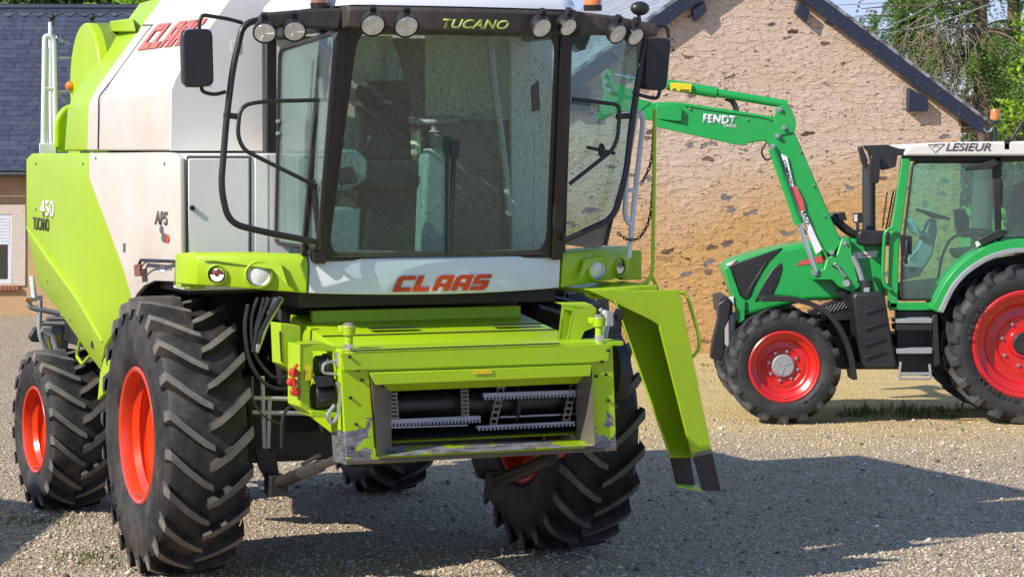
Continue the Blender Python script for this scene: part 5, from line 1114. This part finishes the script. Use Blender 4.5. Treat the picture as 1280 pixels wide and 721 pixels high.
for ddx in (0, -4.4):
    def W(u, v, y): return HL(u, v, y) + Vector((ddx, 0, 0))
    b = MB(); O = [W(u, v, 0) for u, v in ((-62, 256), (32, 256), (32, 357), (-62, 357))]; I = [W(u, v, 0) for u, v in ((-46, 268), (15, 268), (15, 354), (-46, 354))]
    for i in range(4): j = (i + 1) % 4; A = [O[i], O[j], I[j], I[i]]; b.hexa([p + Vector((0, -.03, 0)) for p in A], [p + Vector((0, .02, 0)) for p in A])
    wn = b.build('window', 'cream', lh, .006)
    b = MB(); I2 = [W(u, v, -.01) for u, v in ((-46, 268), (15, 268), (15, 354), (-46, 354))]; I3 = [W(u, v, -.01) for u, v in ((-41, 273), (10, 273), (10, 349), (-41, 349))]
    for i in range(4): j = (i + 1) % 4; A = [I2[i], I2[j], I3[j], I3[i]]; b.hexa([p + Vector((0, -.005, 0)) for p in A], [p + Vector((0, .008, 0)) for p in A])
    b.hexa([W(u, v, -.012) for u, v in ((-18, 273), (-13, 273), (-13, 349), (-18, 349))], [W(u, v, -.002) for u, v in ((-18, 273), (-13, 273), (-13, 349), (-18, 349))]); b.build('frame', 'shutter', wn)
    b = MB(); b.ext([W(u, v, -.004) for u, v in ((-41, 273), (10, 273), (10, 349), (-41, 349))], (0, .002, 0)); b.build('pane', 'pane', wn)
    b = MB()
    for k in range(9): v = 270 + k * 4; b.ext([W(u, w, -.02) for u, w in ((-44, v), (12, v), (12, v + 3.6), (-44, v + 3.6))], (0, .006, 0))
    b.build('roller_shutter', 'shutter', wn)
    b = MB()
    for k in range(18): u = -64 + k * 4.9; b.hexa([W(p, q, -.10) for p, q in ((u, 357), (u + 4.2, 357), (u + 4.2, 363), (u, 363))], [W(p, q, .01) for p, q in ((u, 356), (u + 4.2, 356), (u + 4.2, 362), (u, 362))])
    b.build('sill', 'brick', wn, .01)

sh = thing('shade_shed', 'unseen plain shed added left of the combine to shade the gravel', 'shed', (-11, 13.5, 0))  # added outside the view to cast shade on the gravel, form guessed
b = MB(); b.box((-3, -4.5, -.2), (3.0, 4.8, 3.6)); b.build('wall', 'ochre', sh)
b = MB(); b.ext([(-3.3, -4.7, 3.6), (3.25, -4.7, 3.6), (3.25, -4.7, 3.7), (0, -4.7, 5.2), (-3.3, -4.7, 3.7)], (0, 9.6, 0)); b.build('roof', 'navy', sh)
# ================================================================== GROUND
def gravel():
    s = NT('gravel_ground'); x, y, z = s.sep()
    c1 = s.voro(34, out='Color'); d1 = s.voro(34); c2 = s.voro(78, out='Color'); d2 = s.voro(78)
    t1 = s.sep(c1)[0]; t2 = s.sep(c2)[1]
    st = s.ramp(t1, (0, (.21, .17, .125)), (.35, (.41, .32, .22)), (.7, (.52, .405, .27)), (1, (.70, .60, .46)))
    fn_ = s.ramp(t2, (0, (.17, .125, .08)), (.5, (.44, .32, .20)), (1, (.64, .52, .37)))
    big = s.noise(.9, 6, .65); c = s.mix(s.ramp(big, (.4, .15), (.62, .85)), st, fn_)
    n2 = s.noise(.35, 5, .6)
    sandm = s.ramp(s.math('MULTIPLY_ADD', n2, 6.0, y), (.0, 0), (1, 0)) if False else s.ramp(s.math('DIVIDE', s.math('MULTIPLY_ADD', n2, 7.0, y), 60), (28.6 / 60, 0), (31.5 / 60, 1))
    xm = s.ramp(s.math('DIVIDE', s.math('ADD', x, 10), 40), (9.5 / 40, 0), (11.5 / 40, 1))
    sand = s.mix(s.noise(18, 7, .75), (.54, .37, .12), (.82, .62, .27))
    c = s.mix(s.math('MULTIPLY', s.math('MULTIPLY', sandm, xm), .9), c, sand)
    dark = s.ramp(s.noise(1, 6, .7, s.mapping((.8, 2.6, 1))), (.52, 0), (.70, .6)); c = s.mix(dark, c, (.27, .22, .17))
    h = s.math('ADD', s.math('MULTIPLY', d1, -.8), s.math('ADD', s.math('MULTIPLY', d2, -.35), s.math('MULTIPLY', s.noise(6, 5, .6), .8)))
    return s.set(Base_Color=c, Roughness=.95, Normal=s.bump(h, 1., .04))
M['gravel'] = gravel()
b = MB(); b.add([(-300, -50, 0), (300, -50, 0), (300, 500, 0), (-300, 500, 0)], [(0, 1, 2, 3)]); g = b.build('gravel_ground', 'gravel', recalc=False); g['kind'] = 'structure'
def meadow():
    s = NT('meadow_grass'); n = s.noise(.5, 7, .7); f = s.noise(9, 6, .75, s.mapping((1, .3, 1)))
    return s.set(Base_Color=s.mix(s.math('MULTIPLY_ADD', f, .6, s.math('MULTIPLY', n, .4)), (.08, .22, .012), (.24, .42, .04)), Roughness=.9, Normal=s.bump(f, .6, .05))
M['meadow'] = meadow()
b = MB(); b.add([(7.4, 44, .004), (120, 44, .004), (120, 260, .004), (5.2, 260, .004)], [(0, 1, 2, 3)]); g = b.build('meadow', 'meadow', recalc=False); g['kind'] = 'structure'

# loose stones over the yard, one piece
def stones(n, seed, name, pal, r0=.0058, r1=.0115):
    rg = np.random.default_rng(seed)
    y = 15.2 + 13.5 * rg.random(n) ** 1.5; x = (rg.random(n) * 2 - 1) * (y * .205 + .15)
    r = r0 + r1 * rg.random(n) ** 1.7
    base = np.array([(1, 0, 0), (0, 1, 0), (-1, 0, 0), (0, -1, 0), (0, 0, 1), (0, 0, -1)], float)
    fb = np.array([(0, 1, 4), (1, 2, 4), (2, 3, 4), (3, 0, 4), (1, 0, 5), (2, 1, 5), (3, 2, 5), (0, 3, 5)])
    V = base[None] * r[:, None, None] * (.65 + .6 * rg.random((n, 6, 3))); V[:, :, 2] *= .7
    a = rg.random(n) * 6.283; ca, sa = np.cos(a), np.sin(a); X = V[:, :, 0] * ca[:, None] - V[:, :, 1] * sa[:, None]; Yv = V[:, :, 0] * sa[:, None] + V[:, :, 1] * ca[:, None]
    V[:, :, 0] = X + x[:, None] + (rg.random((n, 6)) - .5) * r[:, None] * .6; V[:, :, 1] = Yv + y[:, None]; V[:, :, 2] += (r * .25)[:, None]
    Fc = (fb[None] + (np.arange(n) * 6)[:, None, None]).reshape(-1, 3)
    me = bpy.data.meshes.new(name); me.vertices.add(n * 6); me.vertices.foreach_set('co', V.reshape(-1)); me.loops.add(len(Fc) * 3); me.polygons.add(len(Fc))
    me.loops.foreach_set('vertex_index', Fc.reshape(-1).astype(np.int32)); me.polygons.foreach_set('loop_start', np.arange(0, len(Fc) * 3, 3, dtype=np.int32)); me.update(); me.validate()
    s = NT(name); geo = s.n.new('ShaderNodeNewGeometry'); c = s.ramp(geo.outputs['Random Per Island'], *pal); s.set(Base_Color=c, Roughness=.9)
    o = new_mesh_obj(name, me, None, (s.m,)); return tag(o, 'loose pale gravel chips scattered over the yard' if r0 < .01 else 'larger loose stones lying among the gravel chips', 'gravel' if r0 < .01 else 'stones', kind='stuff')
stones(62000, 3, 'gravel_chips', ((0, (.22, .175, .13)), (.3, (.40, .315, .22)), (.65, (.55, .455, .33)), (1, (.70, .62, .50))))

stones(1500, 11, 'gravel_cobbles', ((0, (.10, .085, .07)), (.4, (.30, .25, .19)), (1, (.62, .56, .47))), .015, .022)
# grass strip under the tractor
def blades(mb, c, n, spread, h, rg):
    for _ in range(n):
        p = Vector(c) + Vector((rg.gauss(0, spread[0]), rg.gauss(0, spread[1]), 0)); hh = h * rg.uniform(.4, 1.2); a = rg.uniform(0, 6.28); w = rg.uniform(.004, .009)
        d = Vector((math.cos(a), math.sin(a), 0)); sd = Vector((-d.y, d.x, 0)) * w; m_ = p + d * hh * .25 + Vector((0, 0, hh * .65)); t = p + d * hh * .7 + Vector((0, 0, hh))
        mb.add([p - sd, p + sd, m_ + sd * .7, m_ - sd * .7, t], [(0, 1, 2, 3), (3, 2, 4)])
def leafmat(name, c1, c2, trans=.3, rough=.55):
    s = NT(name); geo = s.n.new('ShaderNodeNewGeometry'); c = s.ramp(geo.outputs['Random Per Island'], (0, c1), (1, c2))
    s.set(Base_Color=c, Roughness=rough)
    tl = s.n.new('ShaderNodeBsdfTranslucent'); s.link(c, tl.inputs[0]); mx = s.n.new('ShaderNodeMixShader'); mx.inputs[0].default_value = trans
    s.link(s.b.outputs[0], mx.inputs[1]); s.link(tl.outputs[0], mx.inputs[2]); s.link(mx.outputs[0], s.out.inputs['Surface']); return s.m
M['grass'] = leafmat('grass_blade', (.05, .10, .012), (.19, .23, .05))
b = MB(); rg = random.Random(4)
for k in range(46):
    u = rg.choice((rg.gauss(1080, 14), rg.gauss(1125, 16), rg.gauss(1165, 18), rg.uniform(1045, 1215))); v = rg.gauss(518.5, 2.6) - (2 if 1080 < u < 1190 else 0); p = G(u, v, Z=0); big = rg.random() ** 2
    blades(b, p, 8 + int(26 * big), (.07 + .06 * big, .06), .04 + .13 * big, rg)
o = b.build('grass_strip', 'grass', recalc=False, smooth=False); tag(o, 'low weedy grass growing on the ground under the tractor', 'grass', kind='stuff')
b = MB()
for k in range(26):
    u, v = rg.choice(((rg.uniform(0, 90), rg.gauss(651, 3)), (rg.uniform(80, 150), rg.gauss(700, 5)))); p = G(u, v, Z=0); blades(b, p, 14, (.10, .05), .03, rg)
for k in range(30): p = G(rg.uniform(840, 930), rg.uniform(455, 480), Z=0); blades(b, p, 8, (.1, .15), .035, rg)
o = b.build('yard_weeds', 'grass', recalc=False, smooth=False); tag(o, 'sparse short weeds in the gravel beside the machines', 'weeds', kind='stuff')

# ================================================================== TREES
M['bark'] = plain('bark', (.16, .11, .075), .9)
M['deadwood'] = plain('dead_branches', (.30, .23, .16), .9)
M['needle'] = leafmat('conifer_needles', (.025, .06, .018), (.11, .17, .05), .2)
M['needle_bright'] = leafmat('fresh_needles', (.06, .15, .025), (.30, .42, .10), .45)
M['leaf_bright'] = leafmat('bright_leaves', (.15, .30, .015), (.38, .55, .04), .45)
M['leaf'] = leafmat('green_leaves', (.03, .07, .012), (.13, .21, .04), .3)
M['leaf_dark'] = leafmat('dark_hedge_leaves', (.02, .05, .012), (.08, .13, .03), .25)
def leaves(mb, c, n, rad, size, rg, flat=1.0, asp=.5):
    for _ in range(n):
        d = Vector((rg.gauss(0, 1), rg.gauss(0, 1), rg.gauss(0, 1) * flat)); d = d.normalized() * rad * rg.random() ** .45
        p = Vector(c) + d; a = Vector((rg.gauss(0, 1), rg.gauss(0, 1), rg.gauss(0, .7))).normalized(); b_ = a.cross(Vector((rg.gauss(0, 1), rg.gauss(0, 1), rg.gauss(0, 1)))).normalized()
        s = size * rg.uniform(.6, 1.3); a, b_ = a * s, b_ * s * asp; mb.add([p - a, p + b_, p + a, p - b_], [(0, 1, 2, 3)])
def spray(mb, p, d, ln, rg, size=.10, n=9):            # a drooping conifer twig with needle tufts either side
    q = Vector(p); d = Vector(d).normalized()
    for k in range(n):
        q = q + d * ln / n; d = (d + Vector((rg.gauss(0, .08), rg.gauss(0, .08), -.10))).normalized()
        for _ in range(8):
            a = (d * .5 + Vector((rg.gauss(0, 1), rg.gauss(0, 1), rg.gauss(0, .6)))).normalized() * size * rg.uniform(.5, 1.2); w = a.cross(Vector((rg.gauss(0, 1), rg.gauss(0, 1), rg.gauss(0, 1)))).normalized() * size * .17
            mb.add([q, q + a * .5 + w, q + a, q + a * .5 - w], [(0, 1, 2, 3)])
CY = 47.
def conifer(base, H_, specs, seed, label, dens=1.0):
    rg = random.Random(seed); t = thing('conifer_tree', label, 'tree', base, 0, None)
    b = MB(); b.tube([(0, 0, -.2), (.05, 0, H_ * .3), (-.05, .05, H_ * .65), (0, 0, H_)], [.22, .18, .12, .03], 10); b.build('trunk', 'bark', t)
    fo, br, dd_ = MB(), MB(), MB()
    for z, az, ln, droop, live in specs:
        d = Vector((math.cos(az), math.sin(az), .12)); p = Vector((0, 0, z)); path = [p.copy()]; n = 9
        for k in range(n):
            p = p + d * ln / n; d = (d + Vector((rg.gauss(0, .07), rg.gauss(0, .07), -droop + (.03 if k > 6 else 0)))).normalized(); path.append(p.copy())
        (br if live else dd_).tube(path, [.035 * (1 - i / n) + .007 for i in range(n + 1)], 5)
        for k in range(1, n + 1):
            for _ in range(int((4 if live else 4) * dens)):
                sd = Vector((rg.gauss(0, .8), rg.gauss(0, .8), -1.1 - .5 * rg.random())); q = path[k - 1].lerp(path[k], rg.random())
                if live: spray(fo, q, sd + (path[k] - path[k - 1]).normalized() * .6, rg.uniform(.25, .85), rg, .065)
                else:
                    e = q + sd.normalized() * rg.uniform(.4, 1.2) * Vector((1, 1, 1)).length * .6; m_ = q.lerp(e, .5) + Vector((rg.gauss(0, .06), 0, .06)); dd_.tube([q, m_, e], [.008, .005, .003], 4)
    fo.build('crown', 'needle_bright', t, recalc=False, smooth=False); br.build('limb', 'bark', t)
    if dd_.v: dd_.build('dead_branch', 'deadwood', t)
    return t
rg = random.Random(21)
base = G(1226, 200, Y=CY); specs = []
for k in range(26):
    z = 4.2 + 4.4 * rg.random(); az = rg.uniform(0, 6.28); specs.append((z, az, rg.uniform(.9, 1.9), rg.uniform(.05, .12), True))
for z, ln in ((4.9, 2.0), (5.6, 2.3), (6.3, 2.1), (6.9, 2.2)): specs.append((z, math.pi + rg.uniform(-.3, .3), ln, .03, True))
for k in range(15): specs.append((rg.uniform(3.6, 6.0), math.pi + rg.uniform(-1.0, 1.0), rg.uniform(.9, 1.9), rg.uniform(-.05, .16), False))
conifer((base.x, base.y, 0), 9.5, specs, 5, 'tall conifer with bare dead lower branches behind the barn eave', .9)
base = G(1152, 200, Y=CY + 2.); specs = []
for k in range(22):
    z = 4.2 + 3.6 * rg.random(); specs.append((z, rg.uniform(0, 6.28), rg.uniform(.25, .7) , rg.uniform(.05, .14), True))
specs += [(5.55, math.pi, 1.3, .02, True), (5.3, math.pi + .3, 1.1, .03, True)]
conifer((base.x, base.y, 0), 8.4, specs, 8, 'slimmer conifer against the blue sky above the barn roof edge', .8)
base = G(1268, 200, Y=CY + 4); specs = [(4.0 + 4.5 * rg.random(), rg.uniform(0, 6.28), rg.uniform(.8, 1.8), rg.uniform(.05, .12), True) for k in range(36)]
conifer((base.x, base.y, 0), 10., specs, 9, 'dense dark conifer half hidden at the right edge of the picture', .9)
# bright shrub at the right edge
p = G(1292, 330, Y=40.5); t = thing('leafy_shrub', 'tall bright green leafy shrub right of the tractor beacon', 'shrub', (p.x, p.y, 0))
fo, br = MB(), MB(); rg = random.Random(31)
for k in range(46):
    c = Vector((rg.gauss(0, .26), rg.gauss(0, .3), rg.uniform(1.2, 5.0))); c.x *= 1.0 - .5 * max(0, (c.z - 3.8) / 1.2); leaves(fo, c, 75, .26, .055, rg)
    br.tube([(c.x * .2, c.y * .2, 0 if k % 3 else c.z * .6), (c.x * .6, c.y * .6, c.z * .7), tuple(c)], [.03, .018, .006], 5)
fo.build('crown', 'leaf_bright', t, recalc=False, smooth=False); br.build('trunk', 'bark', t)
# far hedge across the meadow, each bush on its own
def bush(name, label, cat, base, w, h, n, ls, mat, seed, group=None, trunk=True, z0=.15):
    rg = random.Random(seed); t = thing(name, label, cat, base, 0, group); fo, br = MB(), MB()
    for k in range(n):
        a = rg.uniform(0, 6.28); q = rg.random(); z = h * (z0 + (1 - z0) * q); rr = w * math.sqrt(max(.05, 1 - ((q - .45) / .62) ** 2)) * rg.random() ** .5
        c = Vector((rr * math.cos(a), rr * math.sin(a), z)); leaves(fo, c, 60, max(w, h) * .13, ls, rg)
        if k % 4 == 0: br.tube([(0, 0, h * .1), (c.x * .5, c.y * .5, z * .65), tuple(c)], [.06 * h / 4, .03 * h / 4, .008], 5)
    br.tube([(0, 0, -.1), (.05, 0, h * .3), (0, .05, h * .7)], [.10 * h / 4, .07 * h / 4, .02], 8)
    fo.build('crown', mat, t, recalc=False, smooth=False); br.build('trunk', 'bark', t); return t
rg = random.Random(77)
for i, (u, d, h, w, lab) in enumerate(((1196, 120, 4.4, 3.4, 'round hedge tree beyond the meadow seen through the tractor door glass'), (1245, 126, 4.8, 3.6, 'hedge tree beyond the meadow behind the tractor door post'), (1292, 118, 4.5, 3.4, 'hedge tree beyond the meadow behind the tractor rear side glass'))):
    p = G(u, 200, Y=d); bush('hedge_tree', lab, 'tree', (p.x, p.y, 0), w, h, 60, .16, 'leaf', 100 + i, 'hedge trees beyond the meadow')
# trees behind the slate house
for i, (u, d, h, w, mt, lab) in enumerate(((-14, 62, 7.9, 2.0, 'leaf_dark', 'dark tree above the slate ridge at the left edge of the picture'), (48, 64, 8.4, 2.0, 'leaf_dark', 'dark tree above the slate ridge left of the white rear handrail top'), (112, 62, 8.1, 1.9, 'leaf_dark', 'dark tree above the slate ridge behind the green drum'), (168, 65, 8.3, 1.7, 'leaf_dark', 'dark tree above the slate ridge beside the combine tank'), (206, 58, 8.0, 1.3, 'leaf_bright', 'bright green tree just above the top edge of the combine tank'))):
    p = G(u, 200, Y=d); bush('broadleaf_tree', lab, 'tree', (p.x, p.y, 0), w, h, 80, .13, mt, 200 + i, 'trees behind the slate house', z0=.45)
# overhead wires
for i, (u0, v0, u1, v1, Y0, Y1, lab) in enumerate(((1020, 1, 1180, -3, 60, 60, 'thin overhead wire crossing the sky above the barn roof'), (1085, 46, 1190, 12, 41, 36, 'pale overhead wire slanting up beside the conifer from the barn roof'), (1090, 41, 1160, -2, 41, 36, 'steeper pale overhead wire slanting up from the barn roof edge'))):
    a, c = G(u0, v0, Y=Y0), G(u1, v1, Y=Y1); e = a + (c - a) * (1.0 if i == 0 else 1.9); s0 = a - (c - a) * (.8 if i == 0 else 0)
    b = MB(); b.tube([s0.lerp(e, k / 12.) - Vector((0, 0, .12 * math.sin(math.pi * k / 12.))) for k in range(13)], .007 if i else .012, 5); tag(b.build('overhead_wire', 'greyplastic'), lab, 'wire')

# ================================================================== LIGHT, SKY, CAMERA
SAZ = Vector((-.80, -.60, 0)).normalized(); EL = R_(36)
sv = Vector((SAZ.x * math.cos(EL), SAZ.y * math.cos(EL), math.sin(EL)))
ld = bpy.data.lights.new('sun', 'SUN'); ld.energy = 3.5; ld.angle = R_(.5); ld.color = (1, .93, .82)
lo = bpy.data.objects.new('sun', ld); COL.objects.link(lo); lo.rotation_euler = sv.to_track_quat('Z', 'Y').to_euler(); lo.location = (-20, -10, 30)
w = bpy.data.worlds.new('World'); scene.world = w; w.use_nodes = True; nt = w.node_tree
sk = nt.nodes.new('ShaderNodeTexSky'); sk.sky_type = 'NISHITA'; sk.sun_disc = False; sk.sun_elevation = EL; sk.sun_rotation = math.atan2(SAZ.x, SAZ.y); sk.air_density = 1.0; sk.dust_density = .3; sk.ozone_density = 4.0; sk.altitude = 1500
bg = nt.nodes['Background']; bg.inputs['Strength'].default_value = .15
tc = nt.nodes.new('ShaderNodeTexCoord'); sx = nt.nodes.new('ShaderNodeSeparateXYZ'); nt.links.new(tc.outputs['Generated'], sx.inputs[0])
rp = nt.nodes.new('ShaderNodeValToRGB'); rp.color_ramp.elements[0].position = .0; rp.color_ramp.elements[0].color = (.36, .30, .45, 1); rp.color_ramp.elements[1].position = .45; rp.color_ramp.elements[1].color = (1.30, 1.14, 1.0, 1)
nt.links.new(sx.outputs[2], rp.inputs[0]); mx = nt.nodes.new('ShaderNodeMix'); mx.data_type = 'RGBA'; mx.blend_type = 'MULTIPLY'; mx.inputs[0].default_value = 1
nt.links.new(sk.outputs[0], mx.inputs[6]); nt.links.new(rp.outputs[0], mx.inputs[7]); nt.links.new(mx.outputs[2], bg.inputs[0])   # low sky dimmed and tinted bluish, high sky brightened and warmed
cam = bpy.data.cameras.new('camera'); cam.sensor_width = 36; cam.lens = 36 * F / 1280; cam.clip_end = 2000; cam.clip_start = .5
co = bpy.data.objects.new('camera', cam); COL.objects.link(co); co.location = (0, 0, CAMH); co.rotation_euler = (R_(90) - PITCH, 0, 0); scene.camera = co
scene.view_settings.view_transform = 'Standard'; scene.view_settings.look = 'None'; scene.view_settings.gamma = 1; scene.view_settings.exposure = .78
scene.cycles.max_bounces = 8; scene.cycles.transparent_max_bounces = 16
